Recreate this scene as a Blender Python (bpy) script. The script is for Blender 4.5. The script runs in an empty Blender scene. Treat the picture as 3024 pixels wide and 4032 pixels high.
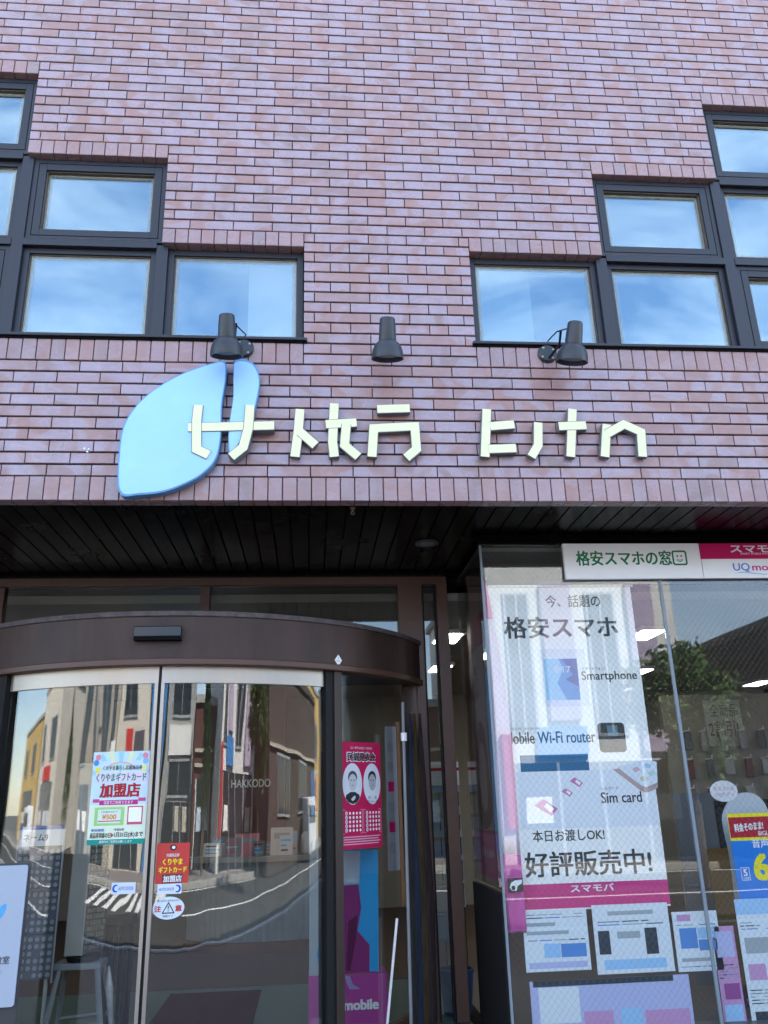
import bpy, bmesh, math, random
from mathutils import Vector, Matrix
R = math.radians
random.seed(7)
sc = bpy.context.scene
COL = sc.collection

# ------------------------------------------------------------------ camera
CAM = Vector((0.0, -4.2723, 1.5))
FWD = Vector((0.08779604, 0.94040454, 0.32852876))
RGT = Vector((0.99613762, -0.08331497, -0.02772107))
UPV = Vector((-0.00130234, -0.32969366, 0.94408707))
FPX = 3279.85                      # focal length in pixels of a 3024 x 4032 frame
cd = bpy.data.cameras.new('camera')
cd.sensor_fit = 'VERTICAL'; cd.sensor_height = 36.0; cd.lens = 36.0 * FPX / 4032.0
cd.clip_start = 0.05; cd.clip_end = 2000.0
cam = bpy.data.objects.new('camera', cd); COL.objects.link(cam)
cam.matrix_world = Matrix(((RGT.x, UPV.x, -FWD.x, CAM.x), (RGT.y, UPV.y, -FWD.y, CAM.y),
                           (RGT.z, UPV.z, -FWD.z, CAM.z), (0, 0, 0, 1)))
sc.camera = cam

# ------------------------------------------------------------------ sky, sun, exposure
SUN_EL, SUN_AZ = R(47), R(34)      # azimuth from +Y towards +X : behind the shop, to the right
SUN_DIR = Vector((math.sin(SUN_AZ) * math.cos(SUN_EL), math.cos(SUN_AZ) * math.cos(SUN_EL), math.sin(SUN_EL)))
w = bpy.data.worlds.new('World'); sc.world = w; w.use_nodes = True
nt = w.node_tree; nt.nodes.clear()
wo = nt.nodes.new('ShaderNodeOutputWorld'); bg = nt.nodes.new('ShaderNodeBackground')
sky = nt.nodes.new('ShaderNodeTexSky'); sky.sky_type = 'NISHITA'; sky.sun_disc = False
sky.sun_elevation = SUN_EL; sky.sun_rotation = SUN_AZ
sky.air_density = 1.0; sky.dust_density = 0.3; sky.ozone_density = 2.5
tc = nt.nodes.new('ShaderNodeTexCoord'); mp = nt.nodes.new('ShaderNodeMapping')
mp.inputs['Rotation'].default_value = (0.35, 0.2, 0.5); mp.inputs['Scale'].default_value = (1.1, 2.6, 3.4)
cn = nt.nodes.new('ShaderNodeTexNoise'); cn.inputs['Scale'].default_value = 2.3; cn.inputs['Detail'].default_value = 7
cn.inputs['Roughness'].default_value = 0.58; cn.inputs['Distortion'].default_value = 0.7
cr = nt.nodes.new('ShaderNodeValToRGB'); cr.color_ramp.elements[0].position = 0.38; cr.color_ramp.elements[1].position = 1.0
cr.color_ramp.elements[0].color = (0, 0, 0, 1); cr.color_ramp.elements[1].color = (0.62, 0.62, 0.62, 1)
mx = nt.nodes.new('ShaderNodeMixRGB'); mx.inputs['Color2'].default_value = (7.5, 7.9, 8.3, 1)
nt.links.new(tc.outputs['Generated'], mp.inputs['Vector']); nt.links.new(mp.outputs['Vector'], cn.inputs['Vector'])
nt.links.new(cn.outputs['Fac'], cr.inputs['Fac']); nt.links.new(cr.outputs['Color'], mx.inputs['Fac'])
nt.links.new(sky.outputs['Color'], mx.inputs['Color1']); nt.links.new(mx.outputs['Color'], bg.inputs['Color'])
bg.inputs['Strength'].default_value = 0.15
nt.links.new(bg.outputs['Background'], wo.inputs['Surface'])
sl = bpy.data.lights.new('sun', 'SUN'); sl.energy = 5.0; sl.angle = R(0.53); sl.color = (1.0, 0.95, 0.87)
so = bpy.data.objects.new('sun', sl); COL.objects.link(so)
so.rotation_euler = SUN_DIR.to_track_quat('Z', 'Y').to_euler(); so.location = SUN_DIR * 40
vs = sc.view_settings
sc.display_settings.display_device = 'sRGB'
vs.view_transform = 'Standard'; vs.look = 'None'; vs.gamma = 1.0; vs.use_curve_mapping = False
vs.exposure = 2.36
sc.cycles.max_bounces = 8; sc.cycles.glossy_bounces = 4; sc.cycles.transparent_max_bounces = 24
sc.cycles.caustics_reflective = False; sc.cycles.caustics_refractive = False
sc.cycles.use_denoising = True; sc.cycles.sample_clamp_indirect = 6.0

# ------------------------------------------------------------------ materials
MATS = {}
def newmat(name):
    m = bpy.data.materials.new(name); m.use_nodes = True; MATS[name] = m
    return m, m.node_tree, m.node_tree.nodes['Principled BSDF']
def mat(name, col, rough=0.5, metal=0.0, spec=0.5, var=0.12, vscale=6.0, bump=0.0, bscale=60.0, stretch=(1, 1, 1)):
    if name in MATS: return MATS[name]
    m, t, b = newmat(name)
    b.inputs['Roughness'].default_value = rough; b.inputs['Metallic'].default_value = metal
    b.inputs['Specular IOR Level'].default_value = spec
    b.inputs['Base Color'].default_value = (*col, 1)
    if var > 0 or bump > 0:
        g = t.nodes.new('ShaderNodeNewGeometry'); mpg = t.nodes.new('ShaderNodeMapping')
        mpg.inputs['Scale'].default_value = stretch
        t.links.new(g.outputs['Position'], mpg.inputs['Vector'])
    if var > 0:
        n = t.nodes.new('ShaderNodeTexNoise'); n.inputs['Scale'].default_value = vscale; n.inputs['Detail'].default_value = 5
        n.inputs['Roughness'].default_value = 0.6
        t.links.new(mpg.outputs['Vector'], n.inputs['Vector'])
        r = t.nodes.new('ShaderNodeValToRGB')
        r.color_ramp.elements[0].position = 0.3; r.color_ramp.elements[1].position = 0.72
        r.color_ramp.elements[0].color = (*[max(0, c * (1 - var)) for c in col], 1)
        r.color_ramp.elements[1].color = (*[min(1, c * (1 + var)) for c in col], 1)
        t.links.new(n.outputs['Fac'], r.inputs['Fac']); t.links.new(r.outputs['Color'], b.inputs['Base Color'])
        mr = t.nodes.new('ShaderNodeMapRange'); mr.inputs['To Min'].default_value = max(0.02, rough - 0.08); mr.inputs['To Max'].default_value = min(1, rough + 0.1)
        t.links.new(n.outputs['Fac'], mr.inputs['Value']); t.links.new(mr.outputs['Result'], b.inputs['Roughness'])
    if bump > 0:
        n2 = t.nodes.new('ShaderNodeTexNoise'); n2.inputs['Scale'].default_value = bscale; n2.inputs['Detail'].default_value = 4
        t.links.new(mpg.outputs['Vector'], n2.inputs['Vector'])
        bp = t.nodes.new('ShaderNodeBump'); bp.inputs['Strength'].default_value = bump; bp.inputs['Distance'].default_value = 0.01
        t.links.new(n2.outputs['Fac'], bp.inputs['Height']); t.links.new(bp.outputs['Normal'], b.inputs['Normal'])
    return m
def ink(name, col): return mat('ink_' + name, col, 0.6, 0, 0.25, 0.0)
def emit(name, col, s):
    m, t, b = newmat(name)
    b.inputs['Base Color'].default_value = (0.8, 0.8, 0.8, 1)
    b.inputs['Emission Color'].default_value = (*col, 1); b.inputs['Emission Strength'].default_value = s
    return m
def glassmat(name, r0, tint=(1, 1, 1), rough=0.0, wav=0.0, wscale=3.0, stretch=(1, 1, 1), gtint=(1, 1, 1)):
    m, t, b = newmat(name); t.nodes.remove(b)
    out = t.nodes['Material Output']
    tr = t.nodes.new('ShaderNodeBsdfTransparent'); tr.inputs['Color'].default_value = (*tint, 1)
    gl = t.nodes.new('ShaderNodeBsdfGlossy'); gl.inputs['Roughness'].default_value = rough; gl.inputs['Color'].default_value = (*gtint, 1)
    lw = t.nodes.new('ShaderNodeLayerWeight'); lw.inputs['Blend'].default_value = 0.5
    pw = t.nodes.new('ShaderNodeMath'); pw.operation = 'POWER'; pw.inputs[1].default_value = 5.0
    ma = t.nodes.new('ShaderNodeMath'); ma.operation = 'MULTIPLY_ADD'; ma.inputs[1].default_value = 1 - r0; ma.inputs[2].default_value = r0
    mixs = t.nodes.new('ShaderNodeMixShader')
    t.links.new(lw.outputs['Facing'], pw.inputs[0]); t.links.new(pw.outputs[0], ma.inputs[0]); t.links.new(ma.outputs[0], mixs.inputs['Fac'])
    t.links.new(tr.outputs[0], mixs.inputs[1]); t.links.new(gl.outputs[0], mixs.inputs[2]); t.links.new(mixs.outputs[0], out.inputs['Surface'])
    if wav > 0:
        g = t.nodes.new('ShaderNodeNewGeometry'); mpg = t.nodes.new('ShaderNodeMapping'); mpg.inputs['Scale'].default_value = stretch
        n = t.nodes.new('ShaderNodeTexNoise'); n.inputs['Scale'].default_value = wscale; n.inputs['Detail'].default_value = 1.0
        bp = t.nodes.new('ShaderNodeBump'); bp.inputs['Strength'].default_value = 1.0; bp.inputs['Distance'].default_value = wav
        t.links.new(g.outputs['Position'], mpg.inputs['Vector']); t.links.new(mpg.outputs['Vector'], n.inputs['Vector'])
        t.links.new(n.outputs['Fac'], bp.inputs['Height']); t.links.new(bp.outputs['Normal'], gl.inputs['Normal'])
    return m

def tile_material(name, pale=1.0):
    m, t, b = newmat(name); N = t.nodes.new; Lk = t.links.new
    g = N('ShaderNodeNewGeometry'); oi = N('ShaderNodeObjectInfo')
    ad = N('ShaderNodeMath'); ad.operation = 'ADD'; Lk(g.outputs['Random Per Island'], ad.inputs[0]); Lk(oi.outputs['Random'], ad.inputs[1])
    fr = N('ShaderNodeMath'); fr.operation = 'FRACT'; Lk(ad.outputs[0], fr.inputs[0])
    base = N('ShaderNodeValToRGB'); e = base.color_ramp.elements
    e[0].position = 0.0; e[0].color = (0.33, 0.185, 0.17, 1); e[1].position = 1.0; e[1].color = (0.36, 0.225, 0.215, 1)
    for p, c in ((0.25, (0.35, 0.205, 0.195, 1)), (0.45, (0.29, 0.195, 0.19, 1)), (0.62, (0.365, 0.215, 0.20, 1)), (0.8, (0.345, 0.19, 0.165, 1))):
        x = e.new(p); x.color = c
    Lk(fr.outputs[0], base.inputs['Fac'])
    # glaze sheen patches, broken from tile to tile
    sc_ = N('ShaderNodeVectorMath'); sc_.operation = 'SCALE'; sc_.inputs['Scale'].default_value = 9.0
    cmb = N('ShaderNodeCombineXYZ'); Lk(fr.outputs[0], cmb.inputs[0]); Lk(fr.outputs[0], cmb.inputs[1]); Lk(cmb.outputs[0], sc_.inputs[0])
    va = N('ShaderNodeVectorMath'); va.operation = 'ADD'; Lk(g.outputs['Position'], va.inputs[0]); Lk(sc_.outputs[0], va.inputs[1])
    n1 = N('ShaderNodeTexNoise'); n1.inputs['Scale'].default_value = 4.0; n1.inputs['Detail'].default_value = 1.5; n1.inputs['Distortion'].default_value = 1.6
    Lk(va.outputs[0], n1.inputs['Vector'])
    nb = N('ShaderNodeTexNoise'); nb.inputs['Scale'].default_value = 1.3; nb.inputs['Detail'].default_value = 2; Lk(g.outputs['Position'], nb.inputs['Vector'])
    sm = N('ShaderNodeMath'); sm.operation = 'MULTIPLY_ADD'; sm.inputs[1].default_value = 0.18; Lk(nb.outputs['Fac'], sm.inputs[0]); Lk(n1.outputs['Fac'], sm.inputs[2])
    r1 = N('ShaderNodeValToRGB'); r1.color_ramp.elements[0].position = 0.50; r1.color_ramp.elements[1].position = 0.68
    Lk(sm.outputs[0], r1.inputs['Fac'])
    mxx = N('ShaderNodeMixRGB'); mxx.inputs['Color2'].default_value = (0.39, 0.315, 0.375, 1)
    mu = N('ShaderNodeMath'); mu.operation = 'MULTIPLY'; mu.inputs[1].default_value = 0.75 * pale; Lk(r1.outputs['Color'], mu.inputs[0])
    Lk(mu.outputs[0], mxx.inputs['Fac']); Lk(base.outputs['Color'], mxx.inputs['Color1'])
    # fine brown specks and weather streaks
    n3 = N('ShaderNodeTexNoise'); n3.inputs['Scale'].default_value = 14; n3.inputs['Detail'].default_value = 6; n3.inputs['Roughness'].default_value = 0.7
    mp3 = N('ShaderNodeMapping'); mp3.inputs['Scale'].default_value = (1, 1, 3.0); Lk(va.outputs[0], mp3.inputs['Vector']); Lk(mp3.outputs['Vector'], n3.inputs['Vector'])
    r3 = N('ShaderNodeValToRGB'); r3.color_ramp.elements[0].position = 0.35; r3.color_ramp.elements[1].position = 0.75
    r3.color_ramp.elements[0].color = (0.86, 0.82, 0.79, 1); r3.color_ramp.elements[1].color = (1.05, 1.04, 1.04, 1); Lk(n3.outputs['Fac'], r3.inputs['Fac'])
    ml = N('ShaderNodeMixRGB'); ml.blend_type = 'MULTIPLY'; ml.inputs['Fac'].default_value = 0.8
    Lk(mxx.outputs['Color'], ml.inputs['Color1']); Lk(r3.outputs['Color'], ml.inputs['Color2']); 
    n5 = N('ShaderNodeTexNoise'); n5.inputs['Scale'].default_value = 1.0; n5.inputs['Detail'].default_value = 6; n5.inputs['Roughness'].default_value = 0.65
    mp5 = N('ShaderNodeMapping'); mp5.inputs['Scale'].default_value = (7.0, 7.0, 0.7); Lk(g.outputs['Position'], mp5.inputs['Vector']); Lk(mp5.outputs['Vector'], n5.inputs['Vector'])
    r5 = N('ShaderNodeValToRGB'); r5.color_ramp.elements[0].position = 0.30; r5.color_ramp.elements[1].position = 0.55
    r5.color_ramp.elements[0].color = (0.87, 0.82, 0.79, 1); r5.color_ramp.elements[1].color = (1, 1, 1, 1); Lk(n5.outputs['Fac'], r5.inputs['Fac'])
    ml5 = N('ShaderNodeMixRGB'); ml5.blend_type = 'MULTIPLY'; ml5.inputs['Fac'].default_value = 0.75
    Lk(ml.outputs['Color'], ml5.inputs['Color1']); Lk(r5.outputs['Color'], ml5.inputs['Color2']); Lk(ml5.outputs['Color'], b.inputs['Base Color'])
    mr = N('ShaderNodeMapRange'); mr.inputs['To Min'].default_value = 0.42; mr.inputs['To Max'].default_value = 0.24
    Lk(r1.outputs['Color'], mr.inputs['Value']); Lk(mr.outputs['Result'], b.inputs['Roughness'])
    b.inputs['Specular IOR Level'].default_value = 0.7
    n4 = N('ShaderNodeTexNoise'); n4.inputs['Scale'].default_value = 22; n4.inputs['Detail'].default_value = 3; Lk(va.outputs[0], n4.inputs['Vector'])
    bp = N('ShaderNodeBump'); bp.inputs['Strength'].default_value = 0.14; bp.inputs['Distance'].default_value = 0.008
    Lk(n4.outputs['Fac'], bp.inputs['Height']); Lk(bp.outputs['Normal'], b.inputs['Normal'])
    return m

TILE = tile_material('glazed_tile')
TILE_S = tile_material('glazed_tile_soldier', 0.35)
MORTAR = mat('mortar_dark', (0.006, 0.004, 0.0045), 0.95, 0, 0.1)
FRAME = mat('frame_charcoal', (0.014, 0.0145, 0.021), 0.45, 0.0, 0.5, 0.18, 3.0, stretch=(1, 1, 0.3))
BRONZE = mat('bronze_aluminium', (0.085, 0.038, 0.024), 0.42, 0.0, 0.5, 0.2, 3.0, stretch=(1, 1, 0.25))
BAND = mat('bronze_band', (0.052, 0.029, 0.022), 0.48, 0.0, 0.32, 0.45, 5.0, stretch=(1, 1, 0.22))
DUST = mat('dusty_bronze', (0.10, 0.08, 0.078), 0.8, 0, 0.3, 0.4, 25)
BLACK = mat('soffit_black', (0.002, 0.002, 0.0025), 0.24, 0, 0.06, 0.2, 3)
GAP = mat('gap_black', (0.004, 0.004, 0.004), 0.9, 0, 0.1, 0)
RUBBER = mat('rubber_black', (0.008, 0.008, 0.008), 0.6, 0, 0.3, 0)
ALU = mat('brushed_aluminium', (0.40, 0.355, 0.30), 0.36, 0.7, 0.5, 0.06, 6, stretch=(2, 2, 0.3))
ALUD = mat('aluminium_dull', (0.42, 0.44, 0.46), 0.42, 0.4, 0.5, 0.1, 8)
LAMP = mat('lamp_grey', (0.019, 0.021, 0.026), 0.36, 0, 0.5, 0.15, 12)
SENS = mat('sensor_plastic', (0.012, 0.015, 0.017), 0.30, 0, 0.5, 0.1, 10)
WHITE = mat('white_panel', (0.88, 0.86, 0.84), 0.35, 0, 0.5, 0.03, 4)
PAPER = mat('paper_white', (0.90, 0.88, 0.84), 0.6, 0, 0.3, 0.03, 5)
PAPERB = mat('paper_pale_blue', (0.55, 0.66, 0.80), 0.6, 0, 0.3, 0.08, 5)
PLASTER = mat('plaster_cream', (0.48, 0.44, 0.37), 0.8, 0, 0.3, 0.06, 3)
G_UP = glassmat('glass_upper_window', 0.25, (0.72, 0.76, 0.76), 0.0, 0.0006, 2.0, gtint=(0.72, 0.92, 1.0))
G_DOOR = glassmat('glass_curved_door', 0.075, (0.90, 0.91, 0.90), 0.0, 0.0022, 6.0, (1, 1, 0.15))
G_SHOW = glassmat('glass_show_window', 0.042, (0.97, 0.985, 0.98), 0.0, 0.0004, 1.5)
G_TRAN = glassmat('glass_transom', 0.06, (0.75, 0.77, 0.75), 0.0)
G_ST = mat('dark_window_glass', (0.03, 0.04, 0.05), 0.05, 0, 0.8, 0)

# ------------------------------------------------------------------ object helpers
def at(x, y, X=None, Y=None, Z=None):
    """point of the place seen at (x, y) of the photograph shown 1659 px wide, on the plane X, Y or Z = c"""
    k = 3024 / 1659
    d = FWD + RGT * ((x * k - 1512) / FPX) + UPV * ((2016 - y * k) / FPX)
    t = ((X - CAM.x) / d.x) if X is not None else ((Y - CAM.y) / d.y) if Y is not None else ((Z - CAM.z) / d.z)
    return CAM + d * t
def tag(o, label=None, cat=None, group=None, kind=None):
    if label: o['label'] = label
    if cat: o['category'] = cat
    if group: o['group'] = group
    if kind: o['kind'] = kind
    return o
def setpar(o, parent):
    if parent is not None:
        o.parent = parent
        if parent.type == 'EMPTY': o.matrix_parent_inverse = Matrix.Translation(-parent.location)
def thing(name, loc, label, cat, group=None):
    o = bpy.data.objects.new(name, None); o.location = loc; o.empty_display_size = 0.1
    COL.objects.link(o); return tag(o, label, cat, group)
class MB:
    def __init__(s): s.v = []; s.f = []
    def add(s, vs, fs):
        n = len(s.v); s.v += [tuple(p) for p in vs]; s.f += [tuple(i + n for i in q) for q in fs]; return s
    def box(s, x0, x1, y0, y1, z0, z1):
        return s.add([(x0, y0, z0), (x1, y0, z0), (x1, y1, z0), (x0, y1, z0), (x0, y0, z1), (x1, y0, z1), (x1, y1, z1), (x0, y1, z1)],
                     [(0, 3, 2, 1), (4, 5, 6, 7), (0, 1, 5, 4), (1, 2, 6, 5), (2, 3, 7, 6), (3, 0, 4, 7)])
    def hexa(s, a, b):   # two quads a (4 pts) and b (4 pts)
        return s.add(list(a) + list(b), [(3, 2, 1, 0), (4, 5, 6, 7), (0, 1, 5, 4), (1, 2, 6, 5), (2, 3, 7, 6), (3, 0, 4, 7)])
    def prism(s, pts, m, n0, n1):   # 2D outline -> plate between n0 and n1 ; m(u,v,n) -> point
        k = len(pts); return s.add([m(u, v, n0) for u, v in pts] + [m(u, v, n1) for u, v in pts],
            [tuple(range(k - 1, -1, -1)), tuple(range(k, 2 * k))] + [(i, (i + 1) % k, k + (i + 1) % k, k + i) for i in range(k)])
    def tube(s, path, r, seg=8):
        path = [Vector(p) for p in path]; rings = []
        for i, p in enumerate(path):
            d = (path[min(i + 1, len(path) - 1)] - path[max(i - 1, 0)]).normalized()
            a = d.cross(Vector((0, 0, 1)) if abs(d.z) < 0.9 else Vector((1, 0, 0))).normalized(); b = d.cross(a)
            rr = r[i] if isinstance(r, (list, tuple)) else r
            rings.append([p + (a * math.cos(2 * math.pi * j / seg) + b * math.sin(2 * math.pi * j / seg)) * rr for j in range(seg)])
        vs = [q for g in rings for q in g]; n = len(rings)
        fs = [(i * seg + j, i * seg + (j + 1) % seg, (i + 1) * seg + (j + 1) % seg, (i + 1) * seg + j) for i in range(n - 1) for j in range(seg)]
        fs += [tuple(range(seg - 1, -1, -1)), tuple((n - 1) * seg + j for j in range(seg))]
        return s.add(vs, fs)
    def lathe(s, prof, o, ax, seg=24, cap=True):   # prof: (r, t) along axis ax from o
        o = Vector(o); ax = Vector(ax).normalized(); a = ax.cross(Vector((1, 0, 0)) if abs(ax.x) < 0.9 else Vector((0, 1, 0))).normalized(); b = ax.cross(a)
        vs = [o + ax * t + (a * math.cos(2 * math.pi * j / seg) + b * math.sin(2 * math.pi * j / seg)) * r for r, t in prof for j in range(seg)]
        n = len(prof); fs = [(i * seg + j, i * seg + (j + 1) % seg, (i + 1) * seg + (j + 1) % seg, (i + 1) * seg + j) for i in range(n - 1) for j in range(seg)]
        if cap: fs += [tuple(range(seg - 1, -1, -1)), tuple((n - 1) * seg + j for j in range(seg))]
        return s.add(vs, fs)
    def build(s, name, m, parent=None, smooth=False, bevel=0.0):
        me = bpy.data.meshes.new(name); me.from_pydata(s.v, [], s.f); me.validate()
        bm = bmesh.new(); bm.from_mesh(me); bmesh.ops.recalc_face_normals(bm, faces=bm.faces); bm.to_mesh(me); bm.free()
        if smooth:
            me.polygons.foreach_set('use_smooth', [True] * len(me.polygons))
            me.set_sharp_from_angle(angle=R(35))
        me.materials.append(m)
        o = bpy.data.objects.new(name, me); COL.objects.link(o); setpar(o, parent)
        if bevel > 0:
            b = o.modifiers.new('bevel', 'BEVEL'); b.width = bevel; b.segments = 2; b.limit_method = 'ANGLE'; b.angle_limit = R(40)
        return o
def box(name, m, parent, x0, x1, y0, y1, z0, z1, bevel=0.0): return MB().box(x0, x1, y0, y1, z0, z1).build(name, m, parent, bevel=bevel)

# flat surfaces that carry print: m(u, v, n)
def plane_y(Y): return lambda u, v, n: (u, Y - n, v)                 # seen from -Y; u = X, v = Z
def plane_x(X): return lambda u, v, n: (X - n, -u, v)                # faces -X; u = -Y
def surf(o, U, V=(0, 0, 1)):
    o = Vector(o); U = Vector(U).normalized(); V = Vector(V).normalized(); N = U.cross(V)
    return lambda u, v, n: tuple(o + U * u + V * v + N * n)
def arc(cx, cy, rad): return lambda u, v, n: (cx + (rad + n) * math.sin(u / rad), cy - (rad + n) * math.cos(u / rad), v)
def rect(name, m, parent, S, u0, u1, v0, v1, n=0.0, t=0.0008, seg=1):
    mb = MB()
    us = [u0 + (u1 - u0) * i / seg for i in range(seg + 1)]
    vs = [S(u, v0, n) for u in us] + [S(u, v1, n) for u in us] + [S(u, v0, n + t) for u in us] + [S(u, v1, n + t) for u in us]
    k = seg + 1; fs = []
    for i in range(seg):
        fs += [(i, k + i, k + i + 1, i + 1), (2 * k + i, 2 * k + i + 1, 3 * k + i + 1, 3 * k + i), (i, i + 1, 2 * k + i + 1, 2 * k + i), (k + i, 3 * k + i, 3 * k + i + 1, k + i + 1)]
    fs += [(0, 2 * k, 3 * k, k), (seg, k + seg, 3 * k + seg, 2 * k + seg)]
    mb.add(vs, fs); return mb.build(name, m, parent)
def poly(name, m, parent, S, pts, n=0.0, t=0.0008): return MB().prism(pts, S, n, n + t).build(name, m, parent)
def ell(name, m, parent, S, cu, cv, ru, rv, n=0.0, t=0.0008, k=28):
    # built in narrow strips so that it follows a curved pane
    ks = max(6, k // 2); vs, fs = [], []
    for i in range(ks + 1):
        a = math.pi * i / ks; u = cu - ru * math.cos(a); h_ = rv * max(0.02, math.sin(a))
        vs += [S(u, cv - h_, n), S(u, cv + h_, n), S(u, cv - h_, n + t), S(u, cv + h_, n + t)]
    for i in range(ks):
        p, q = 4 * i, 4 * i + 4
        fs += [(p, p + 1, q + 1, q), (p + 2, q + 2, q + 3, p + 3), (p, q, q + 2, p + 2), (p + 1, p + 3, q + 3, q + 1)]
    fs += [(0, 2, 3, 1), (4 * ks, 4 * ks + 1, 4 * ks + 3, 4 * ks + 2)]
    return MB().add(vs, fs).build(name, m, parent)
def ring(name, m, parent, S, pts_o, pts_i, n=0.0, t=0.0008):
    k = len(pts_o); mb = MB()
    vs = [S(*p, n) for p in pts_o] + [S(*p, n) for p in pts_i] + [S(*p, n + t) for p in pts_o] + [S(*p, n + t) for p in pts_i]
    fs = []
    for i in range(k):
        j = (i + 1) % k
        fs += [(2 * k + i, 2 * k + j, 3 * k + j, 3 * k + i), (i, k + i, k + j, j), (i, j, 2 * k + j, 2 * k + i), (k + i, 3 * k + i, 3 * k + j, k + j)]
    mb.add(vs, fs); return mb.build(name, m, parent)
_tc = {}
def text_data(body, bold):
    key = (body, bold)
    if key in _tc: return _tc[key]
    c = bpy.data.curves.new('t', 'FONT'); c.body = body; c.resolution_u = 3; c.align_x = 'CENTER'
    o = bpy.data.objects.new('t', c); COL.objects.link(o)
    dg = bpy.context.evaluated_depsgraph_get(); dg.update()
    me = bpy.data.meshes.new_from_object(o.evaluated_get(dg))
    v = [(p.co.x, p.co.y) for p in me.vertices]; f = [tuple(p.vertices) for p in me.polygons]
    bpy.data.objects.remove(o); bpy.data.curves.remove(c); bpy.data.meshes.remove(me)
    _tc[key] = (v, f); return v, f
def text(body, m, parent, S, u0, u1, v0, v1, n=0.0016, bold=0.0, name='lettering', slant=0.0):
    v, f = text_data(body, bold)
    if not v: return None
    a0, a1 = min(p[0] for p in v), max(p[0] for p in v); b0, b1 = min(p[1] for p in v), max(p[1] for p in v)
    me = bpy.data.meshes.new(name)
    hh = bold * (v1 - v0) / max(1e-6, b1 - b0)
    offs = [(0, 0)] if bold <= 0 else [(-1, -0.6), (1, -0.6), (1, 0.6), (-1, 0.6), (0, 0)]
    nv = len(v); V, Fc = [], []
    for q, (ox, oy) in enumerate(offs):
        V += [S(u0 + hh + (p[0] - a0) / max(1e-6, a1 - a0) * (u1 - u0 - 2 * hh) + ox * hh, v0 + hh + (p[1] - b0) / max(1e-6, b1 - b0) * (v1 - v0 - 2 * hh) + oy * hh + slant * ((p[0] - a0) / max(1e-6, a1 - a0) - 0.5), n + q * 0.00012) for p in v]
        Fc += [tuple(i + q * nv for i in g) for g in f]
    me.from_pydata(V, [], Fc)
    me.materials.append(m); o = bpy.data.objects.new(name, me); COL.objects.link(o); setpar(o, parent); return o
def pxr(Y, x0, y0, x1, y1):   # photograph box -> (u0,u1,v0,v1) on plane Y
    a, b = at(x0, y1, Y=Y), at(x1, y0, Y=Y); c, d = at(x0, y0, Y=Y), at(x1, y1, Y=Y)
    return ((a.x + c.x) / 2, (b.x + d.x) / 2, (a.z + d.z) / 2, (b.z + c.z) / 2)

# ================================================================== ground and street (seen in the glass)
def struct(o): o['kind'] = 'structure'; return o
GRASS = mat('far_ground', (0.12, 0.12, 0.11), 0.95, 0, 0.3, 0.2, 0.5)
ASPH = mat('asphalt', (0.042, 0.041, 0.040), 0.85, 0, 0.4, 0.25, 1.2, 0.4, 80)
PAVE = mat('pavement_paving', (0.20, 0.18, 0.17), 0.85, 0, 0.3, 0.15, 2.5, 0.3, 40)
KERB = mat('kerb_concrete', (0.36, 0.35, 0.33), 0.85, 0, 0.3, 0.15, 4)
LINE = mat('road_paint', (0.75, 0.75, 0.73), 0.7, 0, 0.4, 0.12, 8)
struct(box('ground', GRASS, None, -400, 400, -400, 200, -1.0, -0.16))
struct(box('road', ASPH, None, -200, 200, -14.0, -5.2, -0.5, -0.12))
struct(box('side_road', ASPH, None, -26.0, -19.0, -200, -14.0, -0.5, -0.124))
struct(box('near_pavement', PAVE, None, -60, 60, -5.05, 0.25, -0.5, 0.0))
struct(box('far_pavement', PAVE, None, -19.0, 80, -17.6, -14.15, -0.5, 0.0))
struct(box('far_pavement', PAVE, None, -80, -26.0, -17.6, -14.15, -0.5, 0.0))
for i, (x0, x1, y) in enumerate(((-60, 60, -5.12), (-18.9, 80, -14.07), (-80, -26.1, -14.07))):
    struct(box('kerb', KERB, None, x0, x1, y - 0.07, y + 0.07, -0.4, 0.015, 0.01))
struct(box('entrance_step', mat('green_stone', (0.10, 0.15, 0.13), 0.35, 0, 0.5, 0.3, 7), None, -3.2, 1.0, 0.25, 3.0, -0.4, 0.196))
for i in range(8):
    struct(box('crossing_stripe', LINE, None, -8.6 + i * 0.95, -8.6 + i * 0.95 + 0.48, -13.4, -9.9, -0.13, -0.115))
struct(box('road_line', LINE, None, -60, -9.4, -9.65, -9.5, -0.13, -0.116))
struct(box('road_line', LINE, None, 0.0, 60, -9.65, -9.5, -0.13, -0.116))
struct(box('road_line', LINE, None, -60, 60, -6.2, -6.05, -0.13, -0.116))
struct(box('road_line', LINE, None, -60, 60, -13.7, -13.58, -0.13, -0.116))
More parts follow.
